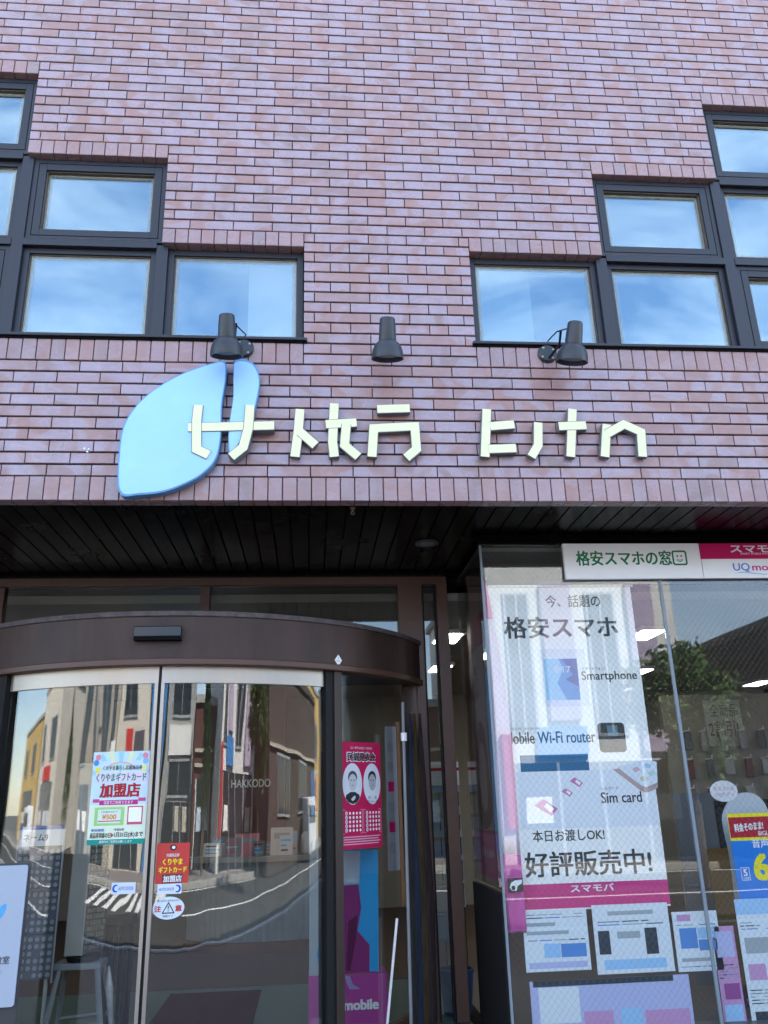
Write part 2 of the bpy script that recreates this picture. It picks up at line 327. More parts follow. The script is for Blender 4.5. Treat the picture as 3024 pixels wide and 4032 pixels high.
# ------------------------------------------------------------------ across the street (mirrored in the glass)
def house(name, label, x0, x1, y, d, h, m, wins=(), doors=(), signs=(), cap=KERB, cat='building'):
    t = thing(name, ((x0 + x1) / 2, y, 0), label, cat)
    MB().box(x0, x1, y - d, y, -0.1, h).build('wall', m, t); MB().box(x0 - 0.12, x1 + 0.12, y - d - 0.12, y + 0.12, h + 0.002, h + 0.22).build('roof', cap, t)
    for (a, b, c_, e) in wins:
        f = MB()
        for q in ((a, a + 0.07, c_, e), (b - 0.07, b, c_, e), (a + 0.07, b - 0.07, c_, c_ + 0.07), (a + 0.07, b - 0.07, e - 0.07, e), ((a + b) / 2 - 0.025, (a + b) / 2 + 0.025, c_ + 0.07, e - 0.07)): f.box(q[0], q[1], y + 0.003, y + 0.06, q[2], q[3])
        fo = f.build('window', ALUD, t); box('pane', G_ST, fo, a + 0.05, b - 0.05, y + 0.004, y + 0.02, c_ + 0.05, e - 0.05)
    for (a, b, e) in doors:
        fo = box('shopfront', G_ST, t, a, b, y + 0.004, y + 0.03, 0.05, e)
        n = max(2, int((b - a) / 1.0))
        for i in range(n + 1): box('post', WHITE if (int(x0) % 2) else ALUD, fo, a + (b - a) * i / n - 0.04, a + (b - a) * i / n + 0.04, y + 0.031, y + 0.08, 0.0, e)
        for i in range(n): 
            if random.random() < 0.6: box('notice', random.choice((PAPER, PAPERB, PLASTER)), fo, a + (b - a) * (i + 0.2) / n, a + (b - a) * (i + 0.8) / n, y + 0.031, y + 0.04, 0.9, 1.5)
    for (a, b, c_, e, mm) in signs: box('sign_panel', mm, t, a, b, y + 0.004, y + 0.12, c_, e)
    return t
OCH = mat('ochre_wall', (0.52, 0.36, 0.14), 0.85, 0, 0.3, 0.08, 2); BEI = mat('beige_wall', (0.40, 0.35, 0.28), 0.85, 0, 0.3, 0.12, 1.5); CRM = mat('cream_wall', (0.62, 0.57, 0.48), 0.85, 0, 0.3, 0.06, 2)
BLW = mat('blue_wall', (0.05, 0.20, 0.48), 0.8, 0, 0.3, 0.08, 2); GMW = mat('grey_metal_wall', (0.30, 0.30, 0.29), 0.6, 0, 0.5, 0.1, 1, stretch=(8, 1, 0.2)); WHW = mat('white_wall', (0.74, 0.73, 0.70), 0.8, 0, 0.3, 0.05, 2); BRW = mat('brown_wall', (0.085, 0.065, 0.058), 0.85, 0, 0.3, 0.1, 2); MRW = mat('maroon_wall', (0.10, 0.04, 0.04), 0.8, 0, 0.3, 0.1, 2)
SBL = mat('sign_blue', (0.03, 0.22, 0.55), 0.5); SRD = mat('sign_red', (0.55, 0.03, 0.03), 0.5); LIL = mat('lilac_wall', (0.46, 0.38, 0.50), 0.8)
house('street_house', 'ochre rendered house far left across the street', -52, -38, -18, 9, 6.0, OCH, [(-50, -47.5, 3.4, 5.0), (-44, -41, 3.4, 5.0)], [(-49, -41, 2.6)])
house('street_house', 'cream house beside the side road across the street', -37, -27, -18, 9, 7.0, CRM, [(-36, -34, 3.6, 5.4), (-31, -28.5, 3.6, 5.4)], [(-35, -28.5, 2.7)], [(-34, -30, 2.8, 3.4, SRD)])
house('street_house', 'beige concrete building with tall windows across the street', -18.6, -10.6, -18, 9, 7.6, BEI, [(-18, -16.4, 2.9, 5.8), (-15.6, -14.8, 3.1, 5.8), (-13.9, -12.4, 2.9, 5.8), (-11.9, -11.1, 3.1, 5.8)], [(-17.6, -15.8, 2.3), (-14, -11.4, 2.4)], [(-15.2, -14.6, 2.5, 3.3, mat('lime_sign', (0.4, 0.55, 0.1), 0.5)), (-11.6, -10.7, 2.2, 3.4, WHITE)])
house('street_house', 'cream shop with a deep dark doorway across the street', -10.4, -5.6, -17.9, 9, 6.8, CRM, [(-9.6, -7.4, 3.9, 5.5)], [(-9.6, -6.4, 2.5)], [(-8.9, -7.9, 2.7, 3.6, SRD), (-7.6, -6.2, 2.9, 3.5, mat('sign_ink', (0.08, 0.07, 0.09), 0.5))])
house('street_house', 'narrow blue house across the street', -5.4, -2.9, -18.2, 8, 5.4, BLW, [(-4.9, -3.9, 1.2, 2.5), (-4.8, -3.6, 3.4, 4.6)], [], [])
house('street_house', 'grey metal clad house with panels across the street', -2.7, 1.4, -18.0, 9, 6.4, GMW, [(-2.2, 0.9, 1.7, 2.7), (-1.9, 0.7, 3.8, 5.0)], [(-2.3, 1.0, 1.6)], [(-2.3, 1.1, 2.8, 3.6, WHW)])
house('street_house', 'maroon shop with striped front across the street', 1.6, 4.4, -18.3, 8, 4.2, MRW, [], [(2.0, 4.0, 2.2)], [(1.8, 4.3, 2.5, 2.6, PLASTER), (1.8, 4.3, 2.9, 3.0, PLASTER)])
house('street_house', 'white corner shop with a blue sign across the street', 4.6, 9.6, -15.4, 9, 7.6, WHW, [(5.0, 5.7, 2.9, 6.6), (7.2, 8.0, 2.9, 6.6)], [(5.0, 9.3, 2.3)], [(5.6, 6.9, 2.45, 3.15, SBL), (4.7, 4.95, 0.8, 3.0, SRD), (8.3, 9.0, 2.5, 6.8, LIL), (6.0, 6.8, 3.3, 6.8, LIL)])
house('street_house', 'brown walled building with a flat eave across the street', 10.4, 24.0, -12.2, 12, 5.0, BRW, [(12, 15, 1.2, 2.8), (17, 21, 1.2, 2.8)], [], [(10.6, 24, 2.9, 3.0, PLASTER)], cap=mat('eave_brown', (0.06, 0.05, 0.045), 0.7))
house('street_house', 'ochre house far right across the street', 26, 36, -17, 9, 6.8, OCH, [(28, 30, 3.5, 5.2), (32, 34.5, 3.5, 5.2)], [(27.5, 34, 2.6)])
house('street_house', 'white house at the right end of the street', 38, 52, -17, 9, 7.2, WHW, [(40, 42, 3.5, 5.2), (45, 48, 3.5, 5.2)], [(40, 50, 2.6)])
# street tree
def leaf_tree(name, label, x, y, h, zc, rx, rz, n, m, seed, cone=False):
    rnd = random.Random(seed); t = thing(name, (x, y, 0), label, 'tree')
    tr = MB().tube([(x, y, -0.1), (x + 0.05, y + 0.02, h * 0.3), (x - 0.08, y - 0.02, h * 0.6), (x + 0.02, y, h * 0.92)], [0.11, 0.085, 0.06, 0.015], 8)
    for i in range(7):
        a = rnd.uniform(0, 6.28); z = h * rnd.uniform(0.4, 0.7); l = rx * rnd.uniform(0.5, 0.85); tr.tube([(x, y, z), (x + l * 0.5 * math.cos(a), y + l * 0.5 * math.sin(a), z + 0.25 * l), (x + l * math.cos(a), y + l * math.sin(a), z + 0.7 * l)], [0.035, 0.025, 0.008], 6)
    tr.build('trunk', mat('bark', (0.12, 0.09, 0.065), 0.9, 0, 0.2, 0.3, 20), t)
    cl = []
    while len(cl) < 34:
        p = Vector((rnd.uniform(-1, 1), rnd.uniform(-1, 1), rnd.uniform(-1, 1)))
        if p.length < 1 and p.length > 0.35: cl.append(p)
    mb = MB()
    for i in range(n):
        if cone:
            f = rnd.random() ** 0.7; r_ = rx * (1 - f) ** 0.8 * (0.4 + 0.6 * rnd.random()); a = rnd.uniform(0, 6.28); p = Vector((r_ * math.cos(a), r_ * math.sin(a), -rz + 2 * rz * f))
        else:
            c_ = cl[i % len(cl)]; p = Vector((c_.x * rx, c_.y * rx, c_.z * rz)) + Vector((rnd.gauss(0, 1), rnd.gauss(0, 1), rnd.gauss(0, 0.8))) * rx * 0.16
        c0 = Vector((x, y, zc)) + p; s = rnd.uniform(0.05, 0.11); u = Vector((rnd.gauss(0, 1), rnd.gauss(0, 1), rnd.gauss(0, 0.7))).normalized(); v = u.cross(Vector((rnd.gauss(0, 1), rnd.gauss(0, 1), rnd.gauss(0, 1)))).normalized()
        mb.add([c0 - u * s, c0 + v * s * 0.5, c0 + u * s, c0 - v * s * 0.5], [(0, 1, 2, 3)])
    o = mb.build('crown', m, t); o['kind'] = 'stuff'
LEAF = mat('leaf_green', (0.085, 0.15, 0.035), 0.6, 0, 0.4, 0.45, 2.5); CONI = mat('conifer_green', (0.03, 0.07, 0.02), 0.7, 0, 0.3, 0.4, 3)
leaf_tree('street_tree', 'round leafy street tree across the street', 7.1, -10.0 - 4.4 + 4.2, 4.2, 3.05, 1.05, 1.1, 5200, LEAF, 3)
leaf_tree('cypress_tree', 'tall narrow cypress across the street', 2.6, -15.6, 6.5, 3.8, 0.75, 2.7, 4200, CONI, 5, True)
leaf_tree('cypress_tree', 'tall narrow cypress at the left across the street', -21.0, -16.6, 6.0, 3.4, 0.7, 2.5, 2600, CONI, 6, True)
for i, x in enumerate((-12.4, 17.5)):
    t = thing('utility_pole', (x, -14.6, 0), 'concrete utility pole across the street, ' + ('left one' if i == 0 else 'right one'), 'pole', 'utility poles')
    MB().tube([(x, -14.6, -0.1), (x, -14.6, 9.0)], [0.16, 0.10], 12).build('shaft', KERB, t)
    for z in (7.4, 8.2): MB().box(x - 0.7, x + 0.7, -14.65, -14.55, z, z + 0.08).build('cross_arm', ALUD, t)
    for z in range(5, 14): MB().tube([(x - 0.25, -14.6, z * 0.5), (x + 0.25, -14.6, z * 0.5)], 0.012, 6).build('step_bolt', ALUD, t)
def van(x, y, label):
    t = thing('parked_van', (x, y, 0), label, 'van')
    prof = [(-1.7, 0.25), (-1.7, 1.0), (-1.62, 1.8), (0.9, 1.86), (1.25, 1.75), (1.62, 1.05), (1.72, 0.95), (1.74, 0.28)]
    MB().prism(prof, lambda u, v, n: (x + u, y + n, v - 0.12), -0.72, 0.72).build('body', mat('van_white', (0.78, 0.78, 0.78), 0.25), t, bevel=0.05)
    for a, b in ((-1.5, -0.55), (-0.45, 0.35), (0.45, 1.2)): MB().prism([(a, 1.1), (b, 1.1), (min(b, 1.1), 1.6), (a + 0.04, 1.6)], lambda u, v, n: (x + u, y + n, v - 0.12), 0.722, 0.73).build('side_window', G_ST, t)
    for dx in (-1.1, 1.15):
        w_ = MB().lathe([(0.0, 0), (0.27, 0), (0.29, 0.03), (0.29, 0.15), (0.27, 0.18), (0, 0.18)], (x + dx, y + 0.74, 0.17), (0, -1, 0), 20, False).build('wheel', RUBBER, t); MB().lathe([(0.17, -0.004), (0.1, -0.012), (0, -0.012)], (x + dx, y + 0.74, 0.17), (0, -1, 0), 16, False).build('rim', ALUD, w_)
    MB().box(x + 1.73, x + 1.76, y + 0.35, y + 0.62, 0.55, 0.72).build('headlight', WHITE, t)
van(20.0, -11.0, 'white van parked across the street'); van(-30.5, -12.6, 'white van parked at the far left across the street')


# ================================================================== the tiled building
H, ZB, LB, SP = 0.07, 3.054, 0.235, 0.0771
XL = [-0.043 - i * 11 * SP for i in range(4)]      # right edges of the left window columns
XR = [0.977 + i * 11 * SP for i in range(4)]
HD = [25, 34, 43]                                   # header tops in courses
WX0, WX1, WTOP = -5.2, 6.6, 8.1
HDH = 1.5                                           # header tile height in courses
shop = thing('shop_building', (0.5, 0.3, 0), 'shop building faced with glazed pinkish brown tiles above a recessed shopfront', 'building')
wall_mb = MB()
def wb(x0, x1, k0, z1=WTOP, k1=None, y1=0.26): wall_mb.box(x0, x1, 0.030, y1, ZB + k0 * H, ZB + k1 * H if k1 is not None else z1)
wb(WX0, WX1, 0.3, k1=1, y1=0.085); wb(WX0, WX1, 1, k1=14)
wb(WX0, XL[3], 14); wb(XL[3], XL[2], HD[2] - HDH + 0.35); wb(XL[2], XL[1], HD[1] - HDH + 0.35); wb(XL[1], XL[0], HD[0] - HDH + 0.35)
wb(XL[0], XR[0], 14)
wb(XR[0], XR[1], HD[0] - HDH + 0.35); wb(XR[1], XR[2], HD[1] - HDH + 0.35); wb(XR[2], XR[3], HD[2] - HDH + 0.35); wb(XR[3], WX1, 14)
wall = wall_mb.build('wall', MORTAR, shop)
JV, JH = 0.0046, 0.0102
def brick_mesh(wd, ht, dp=0.034, ch=0.0022):
    x, z = wd / 2, ht / 2
    v = [(-x, dp, -z), (x, dp, -z), (x, dp, z), (-x, dp, z), (-x, ch, -z), (x, ch, -z), (x, ch, z), (-x, ch, z),
         (-x + ch, 0, -z + ch), (x - ch, 0, -z + ch), (x - ch, 0, z - ch), (-x + ch, 0, z - ch)]
    f = [(8, 9, 10, 11)]
    for i in range(4):
        j = (i + 1) % 4; f += [(4 + i, 4 + j, 8 + j, 8 + i), (i, j, 4 + j, 4 + i)]
    return v, f
bricks = []          # (xc, zc, w, h)
def row(x0, x1, kz, par, edge=(True, True)):
    ph = -1.646 + (LB / 2 if par else 0)
    js = {round(x0, 4), round(x1, 4)}
    lo, hi = x0, x1
    if edge[0]: e = x0 + (0.0635 if par else 0.16); js.add(round(e, 4)); lo = e
    if edge[1]: e = x1 - (0.0635 if par else 0.16); js.add(round(e, 4)); hi = e
    k = math.ceil((lo + 0.10 - ph) / LB)
    while ph + k * LB < hi - 0.10: js.add(round(ph + k * LB, 4)); k += 1
    js = sorted(js)
    for a, b in zip(js, js[1:]):
        if b - a > 0.03: bricks.append(((a + b) / 2, ZB + (kz + 0.5) * H, b - a - JV, H - JH))
for k in range(2, 12): row(WX0, WX1, k, k % 2, (False, False))
for k in range(12, 14): row(XL[0], XR[0], k, k % 2, (False, False))
for k in range(14, 25): row(XL[0], XR[0], k, (k + 1) % 2)
for k in range(25, 34): row(XL[1], XR[1], k, (k + 1) % 2)
for k in range(34, 43): row(XL[2], XR[2], k, (k + 1) % 2)
for k in range(43, 66): row(-3.4, 4.4, k, k % 2, (False, False))
def vis(b):
    d = Vector((b[0], 0, b[1])) - CAM; dp = d.dot(FWD)
    x, y = FPX * d.dot(RGT) / dp, FPX * d.dot(UPV) / dp
    return abs(x) < 1512 + 60 and abs(y) < 2016 + 40, b[2] * b[3] / dp ** 3
rank = sorted([(vis(b)[1] if vis(b)[0] else 0, i) for i, b in enumerate(bricks)], reverse=True)
single = {i for s, i in rank[:300]}
meshes = {}
rest_v, rest_f = [], []
for i, (x, z, bw, bh) in enumerate(bricks):
    dy = random.uniform(-0.0012, 0.0012); rz = random.gauss(0, 0.0035); rx = random.gauss(0, 0.006)
    M = Matrix.Translation((x, dy, z)) @ Matrix.Rotation(rz, 4, 'Z') @ Matrix.Rotation(rx, 4, 'X')
    key = (round(bw, 3), round(bh, 3))
    if i in single:
        if key not in meshes:
            v, f = brick_mesh(*key); me = bpy.data.meshes.new('brick'); me.from_pydata(v, [], f); me.materials.append(TILE); meshes[key] = me
        o = bpy.data.objects.new('brick', meshes[key]); COL.objects.link(o); o.parent = wall; o.matrix_basis = M
    else:
        v, f = brick_mesh(*key); n = len(rest_v); rest_v += [tuple(M @ Vector(p)) for p in v]; rest_f += [tuple(a + n for a in q) for q in f]
me = bpy.data.meshes.new('bricks'); me.from_pydata(rest_v, [], rest_f); me.materials.append(TILE)
ob = bpy.data.objects.new('bricks', me); COL.objects.link(ob); ob.parent = wall; ob['kind'] = 'stuff'
def soldier(x0, x1, z0, z1, under=0.0, name='soldier_tile', pitch=0.0788, phase=-1.571, m=None):
    k = math.floor((x0 - phase) / pitch + 1e-6); ks = []
    while phase + k * pitch < x1 - 0.02:
        a, b = max(x0, phase + k * pitch), min(x1, phase + (k + 1) * pitch); k += 1
        if b - a < 0.025: continue
        key = (name, round(b - a, 3), round(z1 - z0, 3), under)
        if key not in meshes:
            wd, ht = b - a - JV, z1 - z0 - 0.006
            v, f = brick_mesh(wd, ht, 0.034, 0.0028)
            if under > 0:
                n = len(v); x, zz = wd / 2, -ht / 2
                v += [(-x, 0.0342, zz + 0.0004), (x, 0.0342, zz + 0.0004), (x, under, zz + 0.0004), (-x, under, zz + 0.0004), (-x, 0.0342, zz + 0.012), (x, 0.0342, zz + 0.012), (x, under, zz + 0.012), (-x, under, zz + 0.012)]
                f += [tuple(n + j for j in q) for q in ((0, 3, 2, 1), (4, 5, 6, 7), (0, 1, 5, 4), (1, 2, 6, 5), (2, 3, 7, 6), (3, 0, 4, 7))]
            mm = bpy.data.meshes.new(name); mm.from_pydata(v, [], f); mm.materials.append(m or TILE_S); meshes[key] = mm
        o = bpy.data.objects.new(name, meshes[key]); COL.objects.link(o); o.parent = wall
        o.location = ((a + b) / 2, random.uniform(-0.001, 0.001) - 0.002, (z0 + z1) / 2); o.rotation_euler = (random.gauss(0, 0.004), 0, random.gauss(0, 0.006))
soldier(-2.6, 3.4, ZB, ZB + 2 * H, 0.085)
soldier(XL[3], XL[0], ZB + 12 * H, ZB + 14 * H, 0, phase=XL[0], m=TILE_S); soldier(XR[0], XR[3], ZB + 12 * H, ZB + 14 * H, 0, phase=XR[0], m=TILE_S)
for i in range(3):
    z1 = ZB + HD[i] * H; z0 = z1 - HDH * H
    soldier(XL[i + 1], XL[i], z0, z1, 0.075, 'header_tile', SP, XL[i + 1]); soldier(XR[i], XR[i + 1], z0, z1, 0.075, 'header_tile', SP, XR[i])
# masses behind the tile skin
box('side_wall', MORTAR, shop, WX0 - 0.2, WX0, 0.01, 11, 0, WTOP); box('side_wall', MORTAR, shop, WX1, WX1 + 0.2, 0.01, 11, 0, WTOP)
box('rear_wall', PLASTER, shop, WX0, WX1, 10.8, 11, 0, WTOP); box('roof', KERB, shop, WX0 - 0.2, WX1 + 0.2, 0.0, 11, WTOP, WTOP + 0.2)
ROOMW = mat('upper_room_paint', (0.30, 0.31, 0.31), 0.9, 0, 0.2, 0.05)
struct(box('upper_floor', ROOMW, None, WX0, WX1, 0.27, 10.8, ZB + 0.35, ZB + 0.62))
struct(box('upper_room_wall', ROOMW, None, WX0, WX1, 4.4, 4.5, ZB + 0.63, WTOP - 0.3))
struct(box('upper_ceiling', ROOMW, None, WX0, WX1, 0.27, 4.4, 6.3, 6.4))

for x0_, x1_, h_, lab in ((WX1 + 0.25, 24.0, 8.4, 'plain rendered block right of the shop, added to shade the pavement'), (-22.0, WX0 - 0.25, 7.4, 'plain rendered block left of the shop, added to shade the pavement')):  # unseen blocks beside the shop, added to keep the near pavement in shade
    t = thing('neighbour_shade_block', ((x0_ + x1_) / 2, 3, 0), lab, 'building', 'added shade blocks'); MB().box(x0_, x1_, 0.05, 10, -0.1, h_).build('wall', PLASTER, t); MB().box(x0_ - 0.05, x1_ + 0.05, -0.05, 10.1, h_ + 0.002, h_ + 0.2).build('roof', KERB, t)
    for i_ in range(5): box('window', G_ST, t, x0_ + 1 + i_ * 2.8, x0_ + 2.8 + i_ * 2.8, 0.02, 0.048, 4.2, 5.6)
# upper windows
GRIME, gt_, gb_ = newmat('pane_edge_grime'); gt_.nodes.remove(gb_)
_t = gt_.nodes.new('ShaderNodeBsdfTransparent'); _d = gt_.nodes.new('ShaderNodeBsdfDiffuse'); _d.inputs['Color'].default_value = (0.55, 0.55, 0.45, 1)
_m = gt_.nodes.new('ShaderNodeMixShader'); _m.inputs['Fac'].default_value = 0.12
gt_.links.new(_t.outputs[0], _m.inputs[1]); gt_.links.new(_d.outputs[0], _m.inputs[2]); gt_.links.new(_m.outputs[0], gt_.nodes['Material Output'].inputs['Surface'])
def mull(x, z0, z1): box('mullion', FRAME, shop, x - 0.034, x + 0.034, 0.034, 0.13, z0, z1, 0.002)
SB = ZB + 14.36 * H
RZ = [SB, ZB + 23.62 * H, ZB + 32.62 * H, ZB + 41.62 * H]
def window(x0, x1, z0, z1, wide, nm):
    wi = MB()
    yo, fw = (0.046, 0.078) if wide else (0.062, 0.036)
    o = MB()
    for a in ((x0, x0 + fw, z0, z1), (x1 - fw, x1, z0, z1), (x0 + fw, x1 - fw, z0, z0 + fw), (x0 + fw, x1 - fw, z1 - fw, z1)): o.box(a[0], a[1], yo, 0.12, a[2], a[3])
    win = o.build('window', FRAME, shop, bevel=0.002)
    if nm: tag(win, nm)
    if wide:
        g = MB(); q = 0.030
        for a in ((x0 + q, x0 + q + 0.004, z0 + q, z1 - q), (x1 - q - 0.004, x1 - q, z0 + q, z1 - q), (x0 + q, x1 - q, z0 + q, z0 + q + 0.004), (x0 + q, x1 - q, z1 - q - 0.004, z1 - q)): g.box(a[0], a[1], yo - 0.0012, yo + 0.001, a[2], a[3])
        g.build('groove', GAP, win)
    b = MB(); q = fw; t = 0.007
    for a in ((x0 + q, x0 + q + t, z0 + q, z1 - q), (x1 - q - t, x1 - q, z0 + q, z1 - q), (x0 + q, x1 - q, z0 + q, z0 + q + t), (x0 + q, x1 - q, z1 - q - t, z1 - q)): b.box(a[0], a[1], yo + 0.014, 0.11, a[2], a[3])
    b.build('glazing_bead', mat('bead_brown', (0.09, 0.07, 0.055), 0.6), win)
    box('pane', G_UP, win, x0 + fw + 0.001, x1 - fw - 0.001, 0.086, 0.092, z0 + fw + 0.001, z1 - fw - 0.001)
    hz = MB(); e0, e1, g0, g1 = x0 + fw + 0.008, x1 - fw - 0.008, z0 + fw + 0.008, z1 - fw - 0.008
    for w_ in (0.006, 0.014, 0.024):
        for a in ((e0, e0 + w_, g0, g1), (e1 - w_, e1, g0, g1), (e0 + w_, e1 - w_, g0, g0 + w_), (e0 + w_, e1 - w_, g1 - w_, g1)): hz.box(a[0], a[1], 0.0835 - w_ * 0.05, 0.0838 - w_ * 0.05, a[2], a[3])
    hz.build('edge_grime', GRIME, win)
    return win
for X, sg in ((XL, -1), (XR, 1)):
    for c in range(3):
        xa, xb = sorted((X[c], X[c + 1]))
        for r_ in range(c + 1):
            x0 = xa + (0.034 if sg < 0 or c > 0 else 0.003); x1 = xb - (0.034 if sg > 0 or c > 0 else 0.003)
            top = r_ == c
            if sg < 0 and top: x1 = xb - 0.003
            if sg > 0 and top: x0 = xa + 0.003
            z0 = RZ[r_] + (0.024 if r_ else 0); z1 = RZ[r_ + 1] - (0.024 if not top else 0.012)
            wide = (top and c > 0) or (c == 2 and r_ == 0)
            window(x0, x1, z0, z1, wide, None)
        ztop = RZ[c + 1]
        if c < 2: mull(X[c + 1], SB, RZ[c + 2] if False else ztop)
        if c == 1: pass
        for r_ in range(1, c + 1):
            tr = box('transom', FRAME, shop, xa + (0.034 if (sg < 0 or c > 0) else 0), xb - (0.034 if (sg > 0 or c > 0) else 0), 0.030, 0.13, RZ[r_] - 0.024, RZ[r_] + 0.024, 0.002)
            box('ledge_dust', DUST, tr, xa + 0.05, xb - 0.05, 0.030, 0.075, RZ[r_] + 0.0245, RZ[r_] + 0.027)
    # mullions run up beside the taller column
    for c in (1, 2):
        x = X[c]; z0, z1 = RZ[c], RZ[c]
for X, xa, xb in ((XL, XL[3], XL[0] + 0.022), (XR, XR[0] - 0.022, XR[3])):
    box('window_sill', FRAME, shop, xa, xb, -0.022, 0.12, ZB + 14.10 * H, ZB + 14.36 * H, 0.003)
    box('sill_drip', GAP, shop, xa, xb, -0.010, 0.02, ZB + 13.92 * H, ZB + 14.095 * H)
# things behind the upper glass
BLIND = mat('roller_blind', (0.75, 0.77, 0.74), 0.8, 0, 0.2, 0.03)
tag(box('roller_blind', BLIND, None, XL[0] - 0.34, XL[0] - 0.03, 0.20, 0.22, SB + 0.02, RZ[1]), 'pale blind behind the right third of the window left of the middle lamp', 'blind')
tag(box('roller_blind', mat('roller_blind_grey', (0.5, 0.54, 0.52), 0.8), None, XR[0] + 0.03, XR[0] + 0.42, 0.20, 0.22, SB + 0.02, RZ[1]), 'pale blind behind the left half of the window right of the middle lamp', 'blind')
br = thing('bracket_frame', (XR[0] + 0.2, 0.2, SB), 'olive metal bracket with bolts on slanted bars inside the right lower window', 'bracket')
OLV = mat('olive_metal', (0.42, 0.40, 0.20), 0.5, 0, 0.5, 0.1)
S = plane_y(0.165)
poly('plate', OLV, br, S, [(XR[0] + 0.06, SB + 0.045), (XR[0] + 0.07, SB + 0.115), (XR[0] + 0.15, SB + 0.125), (XR[0] + 0.20, SB + 0.115), (XR[0] + 0.205, SB + 0.05)], 0, 0.006)
MB().tube([(XR[0] + 0.06, 0.15, SB + 0.10), (XR[0] + 0.20, 0.15, SB - 0.0)], 0.012).build('bar', OLV, br); MB().tube([(XR[0] + 0.16, 0.15, SB + 0.09), (XR[0] + 0.30, 0.15, SB - 0.0)], 0.012).build('bar', OLV, br)
for dx in (0.085, 0.135, 0.185): MB().lathe([(0.006, 0), (0.006, 0.004), (0.003, 0.006)], (XR[0] + dx, 0.158, SB + 0.103), (0, -1, 0), 8).build('bolt', ALUD, br)
tag(poly('white_sheet', PAPER, None, plane_y(0.2), [(-1.52, RZ[1] + 0.06), (-1.52, RZ[1] + 0.135), (-1.44, RZ[1] + 0.145), (-1.36, RZ[1] + 0.14), (-1.22, RZ[1] + 0.06)], 0, 0.004), 'white sheet behind the bottom edge of the upper left window', 'sheet')

# soffit
sof = box('soffit', GAP, shop, WX0, WX1, 0.086, 1.7, ZB + 0.026, ZB + 0.06)
x = -3.1
while x < 4.6:
    MB().box(x + 0.0045, x + 0.1065 - 0.0045, 0.088, 1.55, ZB + 0.010, ZB + 0.0255).build('soffit_board', BLACK, sof, bevel=0.0015); x += 0.1065
box('soffit_edge_trim', BLACK, sof, WX0, WX1, 1.52, 1.60, ZB - 0.012, ZB + 0.009)
box('lintel', MORTAR, shop, WX0, WX1, 1.62, 1.74, ZB - 0.05, ZB + 0.35)
dl = thing('downlight', (0.743, 0.80, ZB), 'round dark downlight set in the black ceiling boards above the entrance', 'downlight')
MB().lathe([(0.052, 0.002), (0.075, 0.002), (0.078, -0.006), (0.070, -0.010), (0.052, -0.004)], (0.743, 0.80, ZB + 0.008), (0, 0, 1), 28, False).build('trim_ring', mat('downlight_ring', (0.05, 0.045, 0.045), 0.4), dl, True)
MB().lathe([(0.051, 0.0), (0.03, 0.004)], (0.743, 0.80, ZB + 0.002), (0, 0, 1), 24).build('lens', mat('downlight_lens', (0.12, 0.12, 0.13), 0.2), dl)
hk = thing('rusty_hook', (0.235, 0.13, ZB), 'small rusty eye hook under the tiled edge of the canopy', 'hook')
RUST = mat('rust', (0.20, 0.13, 0.06), 0.85, 0, 0.3, 0.35, 60)
MB().lathe([(0.016, 0), (0.016, -0.006), (0.007, -0.008), (0.006, -0.022)], (0.235, 0.13, ZB + 0.01), (0, 0, 1), 10).build('base', RUST, hk)
MB().tube([(0.235 + 0.009 * math.cos(a), 0.13, ZB - 0.022 + 0.009 * math.sin(a)) for a in [i * math.pi / 6 for i in range(13)]], 0.003, 6).build('eye', RUST, hk)

# back of the recess: bronze frame and transom panes
YB = 1.58
def bz(name, x0, x1, z0, z1, y0=YB, y1=YB + 0.08, parent=shop, m=BRONZE): return box(name, m, parent, x0, x1, y0, y1, z0, z1, 0.003)
bz('transom_rail', -4.2, 0.985, 2.985, 3.050, YB - 0.01)
bz('transom_mullion', -0.776, -0.711, 2.50, 2.984); bz('transom_mullion', -2.20, -2.12, 0.2, 2.984)
bz('wide_post', 0.628, 0.800, 0.2, 2.984, YB - 0.03); bz('thin_post', 0.905, 0.985, 0.2, 2.984, YB - 0.03)
bz('bead', 0.801, 0.815, 0.2, 2.984, YB + 0.0, YB + 0.05, m=RUBBER); bz('bead', 0.892, 0.904, 0.2, 2.984, YB + 0.0, YB + 0.05, m=RUBBER)
for x0, x1 in ((-4.2, -2.201), (-2.119, -0.777), (-0.710, 0.627)):
    box('transom_pane', G_TRAN, shop, x0, x1, YB + 0.035, YB + 0.043, 2.52, 2.984)
box('strip_pane', G_TRAN, shop, 0.816, 0.891, YB + 0.03, YB + 0.038, 0.25, 2.984)

# curved entrance
CX, CY, RD = -0.84, 2.25, 1.75
A1 = R(67.5)
def arcbox(name, m, parent, a0, a1, r0, r1, z0, z1, seg=None, smooth=True, bevel=0):
    seg = seg or max(1, int(abs(a1 - a0) / R(2.0))); mb = MB(); vs = []
    for i in range(seg + 1):
        a = a0 + (a1 - a0) * i / seg; s, c = math.sin(a), math.cos(a)
        vs += [(CX + r0 * s, CY - r0 * c, z0), (CX + r1 * s, CY - r1 * c, z0), (CX + r1 * s, CY - r1 * c, z1), (CX + r0 * s, CY - r0 * c, z1)]
    fs = [(0, 1, 2, 3), tuple(4 * seg + j for j in (3, 2, 1, 0))]
    for i in range(seg):
        for j in range(4): fs.append((4 * i + j, 4 * i + (j + 1) % 4, 4 * i + 4 + (j + 1) % 4, 4 * i + 4 + j))
    return mb.add(vs, fs).build(name, m, parent, smooth, bevel)
fas = arcbox('fascia', BAND, shop, -A1, A1, RD - 0.03, RD, 2.296, 2.535)
arcbox('cap', DUST, fas, -A1, A1, RD - 0.04, RD + 0.012, 2.5355, 2.566, bevel=0.004)
